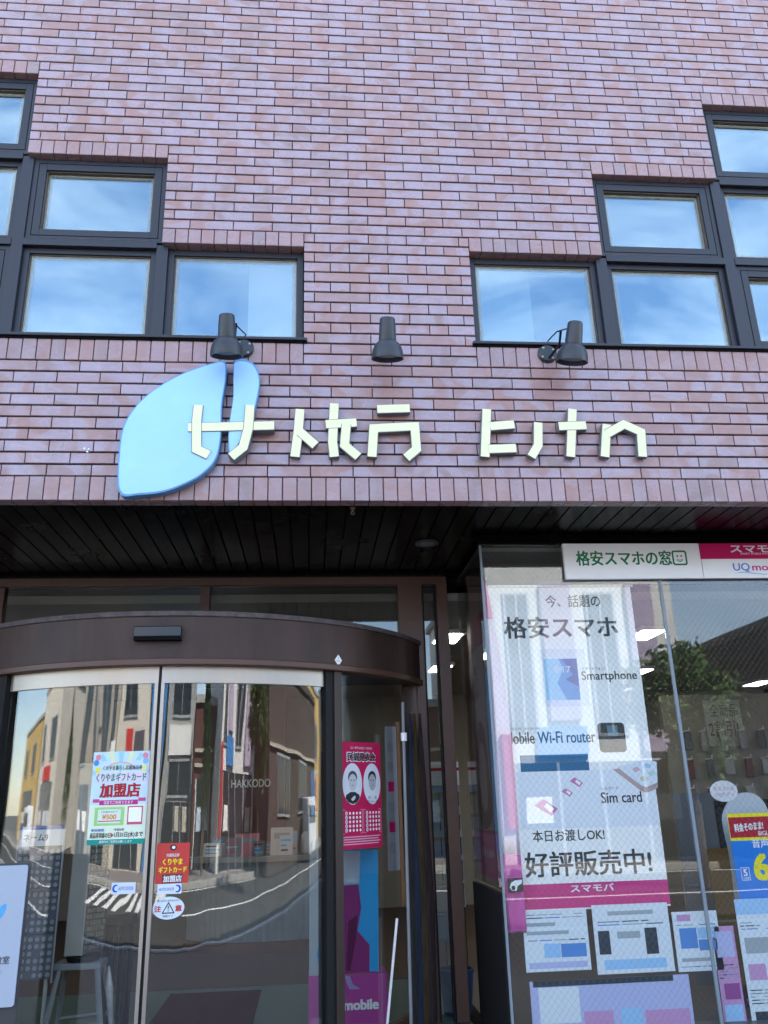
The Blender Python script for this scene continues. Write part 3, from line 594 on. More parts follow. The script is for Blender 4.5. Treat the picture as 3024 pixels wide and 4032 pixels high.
arcbox('lip', BRONZE, fas, -A1, A1, RD - 0.05, RD + 0.016, 2.256, 2.2955, bevel=0.006)
rf = [(CX + (RD - 0.04) * math.sin(-A1 + 2 * A1 * i / 40), CY - (RD - 0.04) * math.cos(-A1 + 2 * A1 * i / 40)) for i in range(41)]
MB().prism(rf, lambda u, v, n: (u, v, n), 2.540, 2.556).build('vestibule_roof', DUST, fas)
MB().prism(rf, lambda u, v, n: (u, v, n), 2.27, 2.285).build('vestibule_ceiling', mat('vestibule_ceiling', (0.10, 0.09, 0.08), 0.7), fas)
G0, G1 = RD - 0.062, RD - 0.052
for sg, nm in ((-1, 'left sliding leaf with the gift card poster'), (1, 'right sliding leaf with the red sticker')):
    a0, a1 = (R(-31.6), R(-0.28)) if sg < 0 else (R(0.28), R(32.6))
    leaf = arcbox('door_leaf', ALU, shop, a0, a1, RD - 0.072, RD - 0.042, 2.164, 2.2555); tag(leaf, nm)
    arcbox('pane', G_DOOR, leaf, a0 + R(0.02), a1 - R(0.02), G0, G1, 0.33, 2.1635, 24)
    am = (a1 - R(0.62), a1) if sg < 0 else (a0, a0 + R(0.62))
    arcbox('stile', ALU, leaf, am[0], am[1], RD - 0.078, RD - 0.036, 0.33, 2.1638, 2)
    arcbox('bottom_rail', ALU, leaf, a0, a1, RD - 0.072, RD - 0.042, 0.21, 0.3295)
arcbox('door_seal', RUBBER, shop, R(-0.275), R(0.275), RD - 0.074, RD - 0.046, 0.21, 2.2555, 1)
JAMB = mat('jamb_bronze_shaded', (0.040, 0.023, 0.018), 0.42, 0.0, 0.4, 0.2, 3.0, stretch=(1, 1, 0.25))  # bronze with the shade on the jambs put into a darker colour
for a0, am, a1 in ((R(32.7), R(34.5), R(36.3)), (R(-35.3), R(-33.5), R(-31.7))):
    arcbox('jamb', JAMB if am > 0 else RUBBER, shop, am + R(0.02), a1, RD - 0.10, RD - 0.012, 0.2, 2.2555, 3)
    arcbox('jamb', RUBBER if am > 0 else JAMB, shop, a0, am - R(0.02), RD - 0.11, RD - 0.024, 0.2, 2.2555, 3)
for a0, a1 in ((R(36.35), A1 - R(1.6)), (-A1 + R(1.6), R(-35.35))):
    sd = arcbox('side_light', BRONZE, shop, a0, a1, RD - 0.075, RD - 0.040, 0.2, 0.30)
    arcbox('pane', G_DOOR, sd, a0, a1, G0, G1, 0.3005, 2.2555, 16)
for a0, a1 in ((A1 - R(1.55), A1), (-A1, -A1 + R(1.55))): arcbox('end_post', BRONZE, shop, a0, a1, RD - 0.08, RD - 0.02, 0.2, 2.2555, 2)

# show window
XC, YG = 1.06, 0.69
sw = box('show_window', BLACK, shop, XC - 0.015, 5.4, YG - 0.035, YG + 0.05, 3.010, 3.052, 0.002)
box('head_trim', BLACK, sw, XC - 0.06, 5.4, YG - 0.075, YG - 0.036, 3.030, 3.058)
for x0, x1 in ((XC + 0.012, 2.195), (2.215, 3.9), (3.92, 5.4)): box('pane', G_SHOW, sw, x0, x1, YG, YG + 0.008, 0.32, 3.009)
SEAL = mat('clear_sealant', (0.20, 0.24, 0.27), 0.35, 0, 0.5, 0.05)
box('glass_joint', SEAL, sw, 2.1955, 2.2145, YG - 0.003, YG + 0.011, 0.32, 3.009)
box('glass_joint', SEAL, sw, 3.9005, 3.9195, YG - 0.003, YG + 0.011, 0.32, 3.009)
box('corner_seal', SEAL, sw, XC - 0.002, XC + 0.0115, YG - 0.004, YG + 0.010, 0.32, 3.009)
box('side_pane', G_TRAN, sw, XC, XC + 0.008, YG + 0.0105, YB - 0.03, 1.02, 3.009)
box('side_base', RUBBER, sw, XC - 0.01, XC + 0.02, YG + 0.02, YB - 0.03, 0.0, 1.0)
box('base', mat('base_granite', (0.09, 0.085, 0.085), 0.4, 0, 0.5, 0.3, 40), sw, XC - 0.02, 5.4, YG - 0.06, YG + 0.10, 0.0, 0.3195, 0.004)
wm = MB(); px0, px1, pz0, pz1 = XC + 0.02, 3.3, 0.34, 3.0
def diag(slope):
    c = px0 - (pz1 - pz0) if slope > 0 else px0
    while c < px1 + ((pz1 - pz0) if slope < 0 else 0):
        a = (c, pz0); b_ = (c + slope * (pz1 - pz0), pz1)
        (xa, za), (xb, zb) = (a, b_) if a[0] < b_[0] else (b_, a)
        d = (zb - za) / (xb - xa)
        if xa < px0: za += (px0 - xa) * d; xa = px0
        if xb > px1: zb += (px1 - xb) * d; xb = px1
        if xb > xa + 0.01:
            t = 0.00045
            wm.add([(xa, YG + 0.009, za - t), (xb, YG + 0.009, zb - t), (xb, YG + 0.009, zb + t), (xa, YG + 0.009, za + t),
                    (xa, YG + 0.0097, za - t), (xb, YG + 0.0097, zb - t), (xb, YG + 0.0097, zb + t), (xa, YG + 0.0097, za + t)],
                   [(0, 1, 2, 3), (7, 6, 5, 4), (0, 4, 5, 1), (3, 2, 6, 7)])
        c += 0.037
diag(0.86); diag(-0.86)
o = wm.build('wire_mesh', mat('wire_steel', (0.16, 0.17, 0.18), 0.4, 0.6), sw); o['kind'] = 'stuff'

# ================================================================== lamps and wall sign
WORN = mat('worn_paint', (0.45, 0.45, 0.44), 0.7, 0, 0.3, 0.5, 90)
def lamp(hx, bx, label, tilt=0.0):
    t = thing('sign_lamp', (bx, 0, 3.97), label, 'lamp', 'lamps above the wall sign')
    top = Vector((hx + tilt, -0.265, 4.045)); ax = (Vector((hx, -0.185, 3.77)) - top).normalized()
    MB().lathe([(0.0, 0.0), (0.036, 0.0), (0.042, 0.006), (0.046, 0.05), (0.049, 0.125), (0.049, 0.135)], top, ax, 28, False).build('housing', LAMP, t, True)
    MB().lathe([(0.044, 0.128), (0.052, 0.134), (0.070, 0.150), (0.083, 0.178), (0.089, 0.21), (0.090, 0.232), (0.084, 0.232), (0.078, 0.205), (0.05, 0.16), (0.0, 0.155)], top, ax, 36, False).build('shade', LAMP, t, True)
    MB().lathe([(0.0, 0.18), (0.075, 0.205), (0.076, 0.207)], top, ax, 28, False).build('lens', mat('lamp_lens', (0.3, 0.32, 0.34), 0.1), t, True)
    MB().box(hx + tilt - 0.024, hx + tilt + 0.024, -0.272, -0.245, 4.040, 4.052).build('hinge_cap', LAMP, t, bevel=0.003)
    MB().lathe([(0.058, 0.0), (0.058, -0.012), (0.05, -0.02), (0.0, -0.022)], (bx, -0.002, 3.985), (0, 1, 0), 28, False).build('base_plate', LAMP, t, True)
    MB().tube([(bx + (hx - bx) * 0.1, -0.02, 3.955), (bx + (hx - bx) * 0.55, -0.13, 3.975), (hx + (bx - hx) * 0.62, -0.215, 4.02)], 0.0075, 8).build('arm', RUBBER, t)
    MB().tube([(bx, -0.012, 4.035), (bx + 0.01, -0.02, 4.07), (bx + (hx - bx) * 0.5, -0.12, 4.07), (hx + tilt * 0.5, -0.225, 4.035)], 0.004, 6).build('cable', RUBBER, t)
    for a in (0.6, 2.2, 3.8, 5.4):
        MB().lathe([(0.0075, 0), (0.0075, -0.004), (0.004, -0.007)], (bx + 0.042 * math.cos(a), -0.018, 3.985 + 0.042 * math.sin(a)), (0, 1, 0), 8).build('bolt', ALU, t)
    MB().prism([(hx - 0.03 + 0.012 * i + random.uniform(-0.003, 0.003), 3.797 + random.uniform(-0.009, 0.009)) for i in range(6)] + [(hx + 0.028, 3.788), (hx - 0.024, 3.786)], lambda u, v, n: (u, -0.288 - n, v), 0, 0.0006) if False else None
lamp(-0.458, -0.385, 'grey sign lamp in front of the left window above the blue emblem')
lamp(0.425, 0.437, 'grey sign lamp in the middle, between the two window groups')
lamp(1.468, 1.40, 'grey sign lamp at right with its round wall plate showing beside it', 0.03)

# wall sign: raised emblem and raised pale letter shapes (the print itself cannot be read)
def cell(c, r_): 
    p = at(223 + 36.97 * c, 782 + 41.1 * r_, Y=-0.04); return (p.x, p.z)
def smoothpts(pts, k=5):
    out = []; n = len(pts)
    for i in range(n):
        p0, p1, p2, p3 = (Vector(pts[(i + j - 1) % n]) for j in range(4))
        for s in range(k):
            t = s / k; out.append(tuple(0.5 * ((2 * p1) + (p2 - p0) * t + (2 * p0 - 5 * p1 + 4 * p2 - p3) * t * t + (3 * p1 - p0 - 3 * p2 + p3) * t ** 3)))
    return out
SKYB = mat('sign_sky_blue', (0.34, 0.60, 0.90), 0.35, 0, 0.5, 0.06, 3)
CREAM = mat('sign_cream', (0.80, 0.76, 0.46), 0.4, 0, 0.5, 0.04, 4)
SGREY = mat('sign_return_grey', (0.16, 0.16, 0.17), 0.5)
S = plane_y(-0.012)
em = thing('wall_emblem', (*[cell(4, 6)[0], 0.0], cell(4, 6)[1]), 'big light blue leaf shaped emblem raised on the tiled wall', 'emblem')
RIMB = mat('sign_rim_blue', (0.12, 0.30, 0.55), 0.4, 0, 0.5, 0.1, 6)
def leafpart(pts, k_):
    o_ = smoothpts([cell(*p) for p in pts], 6); cx_ = sum(p[0] for p in o_) / len(o_); cz_ = sum(p[1] for p in o_) / len(o_)
    pn = poly('leaf', RIMB, em, S, o_, 0.0, 0.050); poly('face', SKYB, pn, S, [(cx_ + (p[0] - cx_) * k_, cz_ + (p[1] - cz_) * k_) for p in o_], 0.0505, 0.003)
leafpart([(1.0, 6.95), (0.95, 5.0), (1.3, 3.3), (2.5, 1.9), (4.4, 0.8), (6.4, 0.15), (7.15, 0.1), (7.2, 0.9), (6.95, 2.4), (6.9, 4.0), (6.6, 5.2), (5.8, 6.0), (4.8, 6.5), (3.6, 6.9), (2.2, 7.05)], 0.975)
leafpart([(7.75, 0.0), (8.7, 0.1), (9.15, 0.9), (9.0, 2.1), (8.55, 3.4), (7.9, 4.5), (7.4, 5.0), (7.35, 3.6), (7.6, 2.0), (7.62, 0.8)], 0.94)
wl = thing('wall_letters', (cell(20, 5)[0], 0.0, cell(20, 5)[1]), 'row of raised cream sign letters with grey sides across the tiled wall', 'sign')
def stroke(par, pts, k_, w_=0.30):
    P = [Vector(cell(*p)) for p in pts]; wd = w_ * 0.093; L_, R_ = [], []
    for i, p in enumerate(P):
        d0 = (P[i] - P[i - 1]).normalized() if i else (P[1] - P[0]).normalized(); d1 = (P[i + 1] - P[i]).normalized() if i < len(P) - 1 else d0
        t_ = (d0 + d1).normalized(); n_ = Vector((-t_.y, t_.x)); sc_ = wd / max(0.35, n_.dot(Vector((-d0.y, d0.x)))); L_.append(p + n_ * sc_); R_.append(p - n_ * sc_)
    o_ = L_ + R_[::-1]; lt = poly('letter', SGREY, wl, S, [tuple(p) for p in o_], 0.0, 0.034 + 0.001 * k_)
    wf = wd * 0.9; poly('face', CREAM, lt, S, [tuple(p) for p in [l + (r_ - l) * 0.06 for l, r_ in zip(L_, R_)] + [r_ + (l - r_) * 0.06 for l, r_ in zip(L_, R_)][::-1]], 0.0345 + 0.001 * k_, 0.0004)
for gl_ in ([[(5.0, 3.55), (10.0, 3.45)], [(5.6, 2.4), (5.5, 3.2), (5.5, 4.7), (6.2, 5.0)], [(8.6, 2.4), (8.5, 3.6), (8.2, 4.6), (7.5, 5.1)]],
            [[(11.5, 2.5), (11.4, 3.6), (11.2, 5.0)], [(11.5, 3.7), (12.4, 4.4)]],
            [[(13.5, 2.2), (13.4, 4.2), (13.5, 5.0)], [(13.0, 3.3), (14.8, 3.2)], [(14.2, 3.3), (14.1, 4.4), (14.9, 5.0)]],
            [[(15.7, 5.0), (15.8, 3.5), (18.2, 3.4), (18.3, 4.6), (17.7, 5.05)], [(16.0, 2.5), (17.9, 2.45)]],
            [[(22.4, 2.5), (22.3, 5.0)], [(22.6, 3.4), (24.0, 3.3)], [(22.5, 4.6), (24.1, 4.55)]],
            [[(25.4, 3.2), (25.4, 4.4), (25.0, 5.0)]],
            [[(27.4, 2.5), (27.3, 5.0)], [(26.6, 3.4), (28.2, 3.35)]],
            [[(29.4, 3.3), (29.3, 5.0)], [(29.4, 3.8), (30.4, 3.3), (31.4, 3.7), (31.5, 5.0)]]):
    for k_, st_ in enumerate(gl_): stroke(wl, st_, k_ + (24 if st_[0][0] < 9 else 0))
an = thing('wall_anchor', (-1.165, 0, 3.32), 'small white broken anchor stain on the tiles left of the emblem', 'anchor')
q = at(187, 972, Y=-0.004)
for dx, dz, r_ in ((-0.012, 0.008, 0.006), (0.010, 0.004, 0.005), (0.004, -0.010, 0.006)): MB().lathe([(r_, 0), (r_ * 0.9, -0.004), (0, -0.006)], (q.x + dx, -0.001, q.z + dz), (0, 1, 0), 8, False).build('plug', WHITE, an)

# ================================================================== fascia fittings
sr = thing('door_sensor', (CX, CY - RD, 2.39), 'dark grey automatic door sensor box on the brown curved band', 'sensor')
SA = arc(CX, CY, RD)
for nm, m_, z0, z1, r1 in (('cover', SENS, 2.408, 2.470, 0.055), ('lens_strip', mat('sensor_lens', (0.004, 0.004, 0.004), 0.8, 0, 0.1, 0), 2.392, 2.4075, 0.047)):
    arcbox(nm, m_, sr, R(-4.7), R(3.7), RD + 0.0005, RD + r1, z0, z1, 4, bevel=0.006 if nm == 'cover' else 0)
st = thing('diamond_sticker', (0.17, 0.82, 2.30), 'small white diamond sticker on the brown band above the right jamb', 'sticker')
ua = R(35.2) * RD
poly('sheet', WHITE, st, SA, [(ua - 0.028, 2.322), (ua, 2.287), (ua + 0.028, 2.322), (ua, 2.357)], 0.0008, 0.001)
text('4', ink('grey', (0.1, 0.1, 0.1)), st, SA, ua - 0.004, ua + 0.004, 2.328, 2.340, 0.0022); rect('print_bar', ink('grey', (0.1, 0.1, 0.1)), st, SA, ua - 0.014, ua + 0.014, 2.316, 2.319, 0.0018)
# stains on the tiles / band small chips
# ================================================================== shop signs over the show window
BLK = ink('black', (0.02, 0.02, 0.022)); WHT = ink('white', (0.8, 0.8, 0.8)); GRN = ink('green', (0.01, 0.19, 0.07)); MAG = ink('magenta', (0.52, 0.004, 0.10))
RED = ink('red', (0.55, 0.02, 0.02)); YEL = ink('yellow', (0.85, 0.72, 0.02)); BLU = ink('blue', (0.01, 0.10, 0.45)); TEAL = ink('teal', (0.01, 0.28, 0.22)); GRY = ink('mid_grey', (0.25, 0.26, 0.28))
PINK = ink('pink', (0.62, 0.10, 0.36)); CYN = ink('cyan', (0.03, 0.36, 0.72))
sg1 = thing('shop_signboard', (2.03, 0.65, 2.78), 'white signboard with green lettering and a smiling square over the show window', 'signboard')
SY = plane_y(0.655)
box('panel', WHITE, sg1, 1.588, 2.480, 0.6555, 0.6845, 2.780, 3.029, 0.002)
text('格安スマホの窓', GRN, sg1, SY, *pxr(0.654, 1244, 1189, 1451, 1222), 0.0006, 0.022)
u0, u1, v0, v1 = pxr(0.654, 1452, 1189, 1484, 1221); r_ = 0.014
def rr(u0, u1, v0, v1, r_): 
    pts = []
    for cx_, cy_, a0 in ((u1 - r_, v1 - r_, 0), (u0 + r_, v1 - r_, 90), (u0 + r_, v0 + r_, 180), (u1 - r_, v0 + r_, 270)):
        pts += [(cx_ + r_ * math.cos(R(a0 + 22.5 * i)), cy_ + r_ * math.sin(R(a0 + 22.5 * i))) for i in range(5)]
    return pts
ring('smile_frame', GRN, sg1, SY, rr(u0, u1, v0, v1, 0.016), rr(u0 + 0.011, u1 - 0.011, v0 + 0.011, v1 - 0.011, 0.009), 0.0003, 0.0006)
cu, cv = (u0 + u1) / 2, (v0 + v1) / 2
for s in (-1, 1): ell('smile_eye', GRN, sg1, SY, cu + s * 0.013, cv + 0.012, 0.0055, 0.0065, 0.0003, 0.0006)
ring('smile_mouth', GRN, sg1, SY, [(cu + 0.022 * math.cos(R(a)), cv - 0.002 + 0.024 * math.sin(R(a))) for a in range(200, 341, 14)] , [(cu + 0.017 * math.cos(R(a)), cv - 0.002 + 0.018 * math.sin(R(a))) for a in range(200, 341, 14)], 0.0003, 0.0006)
sg2 = thing('shop_signboard', (2.95, 0.65, 2.78), 'signboard half crimson and half white at the right edge over the show window', 'signboard')
box('crimson_panel', MAG, sg2, 2.484, 3.42, 0.6555, 0.6845, 2.9075, 3.029, 0.002); box('white_panel', WHITE, sg2, 2.484, 3.42, 0.6555, 0.6845, 2.780, 2.907, 0.002)
q0 = at(1577, 1185, Y=0.654)
text('スマモバ', WHT, sg2, SY, q0.x, q0.x + 0.355, q0.z - 0.028, q0.z + 0.028, 0.0006, 0.03)
q0 = at(1600, 1196, Y=0.654); text('SMART MOBILE PHONE', WHT, sg2, SY, q0.x, q0.x + 0.21, q0.z - 0.006, q0.z + 0.006, 0.0006, 0.005)
q0 = at(1584, 1226, Y=0.654); text('UQ', ink('uq_blue', (0.03, 0.17, 0.62)), sg2, SY, q0.x, q0.x + 0.11, q0.z - 0.03, q0.z + 0.03, 0.0006, 0.01)
text('mobile', ink('uq_pink', (0.60, 0.05, 0.30)), sg2, SY, q0.x + 0.125, q0.x + 0.355, q0.z - 0.021, q0.z + 0.026, 0.0006, 0.025)
poly('swoosh', ink('uq_sky', (0.15, 0.45, 0.75)), sg2, SY, [(q0.x, q0.z - 0.038), (q0.x + 0.06, q0.z - 0.028), (q0.x + 0.2, q0.z - 0.043), (q0.x + 0.36, q0.z - 0.034), (q0.x + 0.2, q0.z - 0.047), (q0.x + 0.06, q0.z - 0.033)], 0.0003, 0.0005)

# ================================================================== print behind the show window
def poster(name, label, cat, S, u0, u1, v0, v1, m=PAPER, seg=1, loc=None, t=0.0012, n=0.0):
    c = S((u0 + u1) / 2, v0, 0); p = thing(name, c, label, cat); rect('sheet', m, p, S, u0, u1, v0, v1, n - t, t, seg); return p
YP = 0.765; SP_ = plane_y(YP)
bn = poster('hanging_banner', 'tall white smartphone banner with black Japanese headlines hanging behind the wired glass', 'banner', SP_, 1.085, 2.035, 0.90, 2.757)
MB().tube([(1.07, YP - 0.004, 2.762), (2.05, YP - 0.004, 2.762)], 0.009, 10).build('rod', WHITE, bn)
def T(body, m, x0, y0, x1, y1, p=bn, S=SP_, Y=YP, bold=0.012, n=0.0012, slant=0.0): return text(body, m, p, S, *pxr(Y, x0, y0, x1, y1), n, bold, slant=slant)
def B(m, x0, y0, x1, y1, p=bn, S=SP_, Y=YP, n=0.0, name='print_block'):
    u0, u1, v0, v1 = pxr(Y, x0, y0, x1, y1); return rect(name, m, p, S, u0, u1, v0, v1, n, 0.0005)
DK = ink('charcoal', (0.035, 0.033, 0.034))
T('今、話題の', DK, 1178, 1285, 1296, 1312); T('格安スマホ', DK, 1088, 1331, 1334, 1379, bold=0.022)
B(ink('phone_pale', (0.74, 0.77, 0.82)), 1168, 1402, 1268, 1526); B(ink('phone_blue', (0.06, 0.32, 0.62)), 1178, 1423, 1250, 1512, n=0.0006)
u0, u1, v0, v1 = pxr(YP, 1178, 1423, 1250, 1512)
poly('print_block', ink('phone_cyan', (0.30, 0.62, 0.80)), bn, SP_, [(u0, v0), (u0 + 0.6 * (u1 - u0), v0), (u0 + 0.35 * (u1 - u0), v0 + 0.4 * (v1 - v0)), (u0 + 0.55 * (u1 - u0), v0 + 0.75 * (v1 - v0)), (u0 + 0.45 * (u1 - u0), v1), (u0, v1)], 0.0012, 0.0004)
poly('print_block', ink('phone_navy', (0.02, 0.13, 0.36)), bn, SP_, [(u0 + 0.55 * (u1 - u0), v1), (u1, v1), (u1, v0 + 0.3 * (v1 - v0)), (u0 + 0.6 * (u1 - u0), v0 + 0.5 * (v1 - v0)), (u0 + 0.85 * (u1 - u0), v0 + 0.6 * (v1 - v0))], 0.0012, 0.0004)
T('8:17', WHT, 1197, 1439, 1232, 1453, n=0.0022, bold=0.0); T('スマートフォン', DK, 1257, 1441, 1304, 1448, bold=0.0); T('Smartphone', DK, 1256, 1449, 1376, 1474, bold=0.012)
T('モバイルワイファイルーター', DK, 1096, 1571, 1165, 1578, bold=0.0); T('Mobile Wi-Fi router', DK, 1090, 1580, 1286, 1606, bold=0.012)
u0, u1, v0, v1 = pxr(YP, 1293, 1561, 1351, 1625); poly('router_print', DK, bn, SP_, rr(u0, u1, v0, v1, 0.022), 0, 0.0006); B(ink('router_screen', (0.12, 0.2, 0.24)), 1312, 1567, 1334, 1590, n=0.0008)
B(ink('strip_blue', (0.02, 0.13, 0.26)), 1124, 1630, 1272, 1668); B(ink('lilac_grey', (0.77, 0.79, 0.83)), 1106, 1664, 1418, 1788, n=0.0003)
for x_, y_, s in ((1245, 1690, 26), (1180, 1745, 44), (1225, 1712, 22)):
    c = at(x_, y_, Y=YP); k_ = s * 0.0031
    poly('sim_print', ink('sim_pink', (0.62, 0.22, 0.42)), bn, SP_, [(c.x - k_ * 0.5, c.z + k_ * 0.1), (c.x - k_ * 0.1, c.z + k_ * 0.36), (c.x + k_ * 0.5, c.z - k_ * 0.05), (c.x + k_ * 0.2, c.z - k_ * 0.34)], 0.0010, 0.0005)
    poly('sim_print', PAPER, bn, SP_, [(c.x - k_ * 0.1, c.z + k_ * 0.05), (c.x + k_ * 0.02, c.z + k_ * 0.18), (c.x + k_ * 0.34, c.z - k_ * 0.04), (c.x + k_ * 0.18, c.z - k_ * 0.2)], 0.0016, 0.0004)
poly('phone_edge_print', ink('rose_gold', (0.46, 0.33, 0.31)), bn, SP_, [tuple(at(x_, y_, Y=YP).xz) for x_, y_ in ((1324, 1662), (1384, 1708), (1394, 1712), (1404, 1710), (1421, 1702), (1419, 1660), (1394, 1650))], 0.0012, 0.0004)
poly('phone_glass_print', ink('phone_glass', (0.72, 0.76, 0.82)), bn, SP_, [tuple(at(x_, y_, Y=YP).xz) for x_, y_ in ((1332, 1657), (1387, 1698), (1397, 1700), (1420, 1690), (1418, 1646), (1394, 1640))], 0.0018, 0.0004)
for x_, y_, c_ in ((1374, 1662, (0.66, 0.42, 0.46)), (1398, 1654, (0.40, 0.58, 0.74)), (1408, 1670, (0.45, 0.66, 0.62)), (1390, 1682, (0.62, 0.62, 0.46))):
    q_ = at(x_, y_, Y=YP); ell('app_print', ink('app%d' % x_, c_), bn, SP_, q_.x, q_.z, 0.022, 0.014, 0.0024, 0.0003, 14)
T('シムカード', DK, 1298, 1699, 1335, 1706, bold=0.0, n=0.0022); T('Sim card', DK, 1298, 1710, 1386, 1734, n=0.0022)
T('本日お渡しOK!', DK, 1150, 1791, 1306, 1817); T('好評販売中!', DK, 1133, 1836, 1408, 1892, bold=0.02)
B(ink('band_pink', (0.58, 0.03, 0.20)), 1096, 1906, 1446, 1960); T('スマモバ', WHT, 1232, 1909, 1326, 1926, bold=0.03)
ct = poster('camera_sticker', 'small square camera sticker inside the glass at the foot of the banner', 'sticker', plane_y(0.702), *pxr(0.702, 1097, 1897, 1130, 1927), m=DK)
poly('camera_print', WHT, ct, plane_y(0.702), [tuple(at(x_, y_, Y=0.702).xz) for x_, y_ in ((1101, 1917), (1104, 1907), (1112, 1902), (1127, 1900), (1127, 1908), (1118, 1914), (1116, 1924), (1106, 1924))], 0.0006, 0.0005)
ell('lens_print', DK, ct, plane_y(0.702), at(1109, 1918, Y=0.702).x, at(1109, 1918, Y=0.702).z, 0.011, 0.012, 0.0014, 0.0004)
# side glass poster
SX = plane_x(1.075)
sp = poster('side_poster', 'tall crimson poster with a pink foot on the side glass of the show window', 'poster', SX, -1.52, -0.74, 1.05, 2.62, m=ink('side_crimson', (0.30, 0.012, 0.06)))
rect('print_block', PINK, sp, SX, -1.52, -0.74, 1.05, 1.30, 0.0004, 0.0006)
rect('print_block', ink('side_grey', (0.33, 0.31, 0.33)), sp, SX, -1.40, -0.78, 1.32, 2.42, 0.0004, 0.0006)
poly('print_block', ink('side_dark', (0.03, 0.022, 0.02)), sp, SX, smoothpts([(-1.25, 1.35), (-1.3, 1.7), (-1.18, 1.95), (-1.0, 1.93), (-0.93, 1.75), (-0.9, 1.5), (-0.95, 1.36)], 4), 0.0012, 0.0006)
poly('print_block', ink('side_skin', (0.38, 0.29, 0.26)), sp, SX, smoothpts([(-1.18, 1.5), (-1.2, 1.7), (-1.1, 1.84), (-1.0, 1.72), (-1.0, 1.5), (-1.09, 1.42)], 4), 0.002, 0.0006)
text('a', ink('navy', (0.06, 0.05, 0.12)), sp, SX, -1.34, -1.06, 2.1, 2.34, 0.0016, 0.03); text('UQ mobile', WHT, sp, SX, -1.28, -0.92, 1.16, 1.22, 0.0016, 0.01)
# flag just inside the corner
fl = thing('nobori_flag', (1.12, 0.78, 0.33), 'narrow pink and white flag on a thin pole in the show window corner', 'flag')
MB().tube([(1.078, 0.735, 0.33), (1.074, 0.735, 2.83)], 0.006, 8).build('pole', WHITE, fl); MB().lathe([(0.0, 0), (0.011, 0.006), (0.0, 0.022)], (1.074, 0.735, 2.83), (0, 0, 1), 10, False).build('finial', WHITE, fl)
mb = MB(); n = 24
for z0, z1, mm, nm in ((2.55, 2.80, PINK, 'pink_top'), (1.20, 2.549, ink('flag_white', (0.72, 0.60, 0.72)), 'cloth'), (0.8, 1.199, PINK, 'pink_foot')):
    mb = MB(); vs = []; fs = []; k = 12
    for i in range(k + 1):
        z = z0 + (z1 - z0) * i / k; wd = 0.012 + 0.095 * min(1, (2.85 - z) / 0.9)
        for j in range(5): vs.append((1.079 + wd * j / 4, 0.735 + 0.010 * math.sin(j * 1.9 + z * 4) , z))
    for i in range(k):
        for j in range(4): fs.append((i * 5 + j, i * 5 + j + 1, i * 5 + j + 6, i * 5 + j + 5))
    o = mb.add(vs, fs).build(nm, mm, fl, True); so_ = o.modifiers.new('thick', 'SOLIDIFY'); so_.thickness = 0.0012
# right hand standee and blue price poster
sd = thing('speech_standee', (2.6, 0.95, 0.33), 'pale rounded cardboard standee with a pink lettered speech bubble behind the blue price poster', 'standee')
SS = plane_y(0.95)
def P_(Y, *q): return [tuple(at(x_, y_, Y=Y).xz) for x_, y_ in q]
poly('body', ink('standee_grey', (0.50, 0.53, 0.55)), sd, SS, smoothpts(P_(0.95, (1562, 1790), (1560, 1760), (1575, 1728), (1605, 1712), (1640, 1722), (1662, 1765), (1668, 1850), (1650, 1990), (1600, 2000), (1575, 1850)), 4), 0, 0.006)
c = at(1562, 1709, Y=0.95); ell('speech_bubble', ink('bubble_white', (0.72, 0.72, 0.72)), sd, SS, c.x, c.z, 0.088, 0.062, 0.0065, 0.004)
text('おススメは', ink('bubble_pink', (0.62, 0.30, 0.40)), sd, SS, c.x - 0.062, c.x + 0.066, c.z + 0.004, c.z + 0.028, 0.0115, 0.01); text('UQだぞっ', ink('bubble_pink', (0.62, 0.30, 0.40)), sd, SS, c.x - 0.055, c.x + 0.06, c.z - 0.032, c.z - 0.008, 0.0115, 0.01)
MB().box(c.x + 0.02, c.x + 0.16, 0.952, 1.10, 0.33, 0.345).build('foot', GRY, sd)
yp = 0.80; SB_ = plane_y(yp)
bl = poster('price_poster', 'bright blue price poster with a red and yellow head and a big yellow six', 'poster', SB_, 2.462, 3.05, 0.70, 1.377, m=ink('price_blue', (0.01, 0.20, 0.66)))
rect('print_block', YEL, bl, SB_, 2.462, 3.05, 1.226, 1.377, 0.0004, 0.0005); rect('print_block', ink('price_red', (0.42, 0.012, 0.03)), bl, SB_, 2.466, 3.04, 1.243, 1.356, 0.001, 0.0005)
text('料金そのまま!', WHT, bl, SB_, 2.495, 2.675, 1.278, 1.326, 0.002, 0.03, slant=0.012)
q0 = at(1638, 1800, Y=yp); text('BIGLOBE', WHT, bl, SB_, q0.x, q0.x + 0.12, q0.z - 0.013, q0.z + 0.013, 0.0012, 0.02)
q0 = at(1624, 1822, Y=yp); text('音声通話', WHT, bl, SB_, q0.x, q0.x + 0.21, q0.z - 0.025, q0.z + 0.025, 0.0012, 0.025)
q0 = at(1627, 1873, Y=yp); text('6', YEL, bl, SB_, q0.x, q0.x + 0.105, q0.z - 0.078, q0.z + 0.078, 0.0012, 0.04)
q0 = at(1610, 1885, Y=yp); text('5', WHT, bl, SB_, q0.x - 0.012, q0.x + 0.012, q0.z - 0.02, q0.z + 0.02, 0.0012, 0.04); text('カ月間', WHT, bl, SB_, q0.x - 0.018, q0.x + 0.018, q0.z - 0.036, q0.z - 0.024, 0.0012, 0.02)
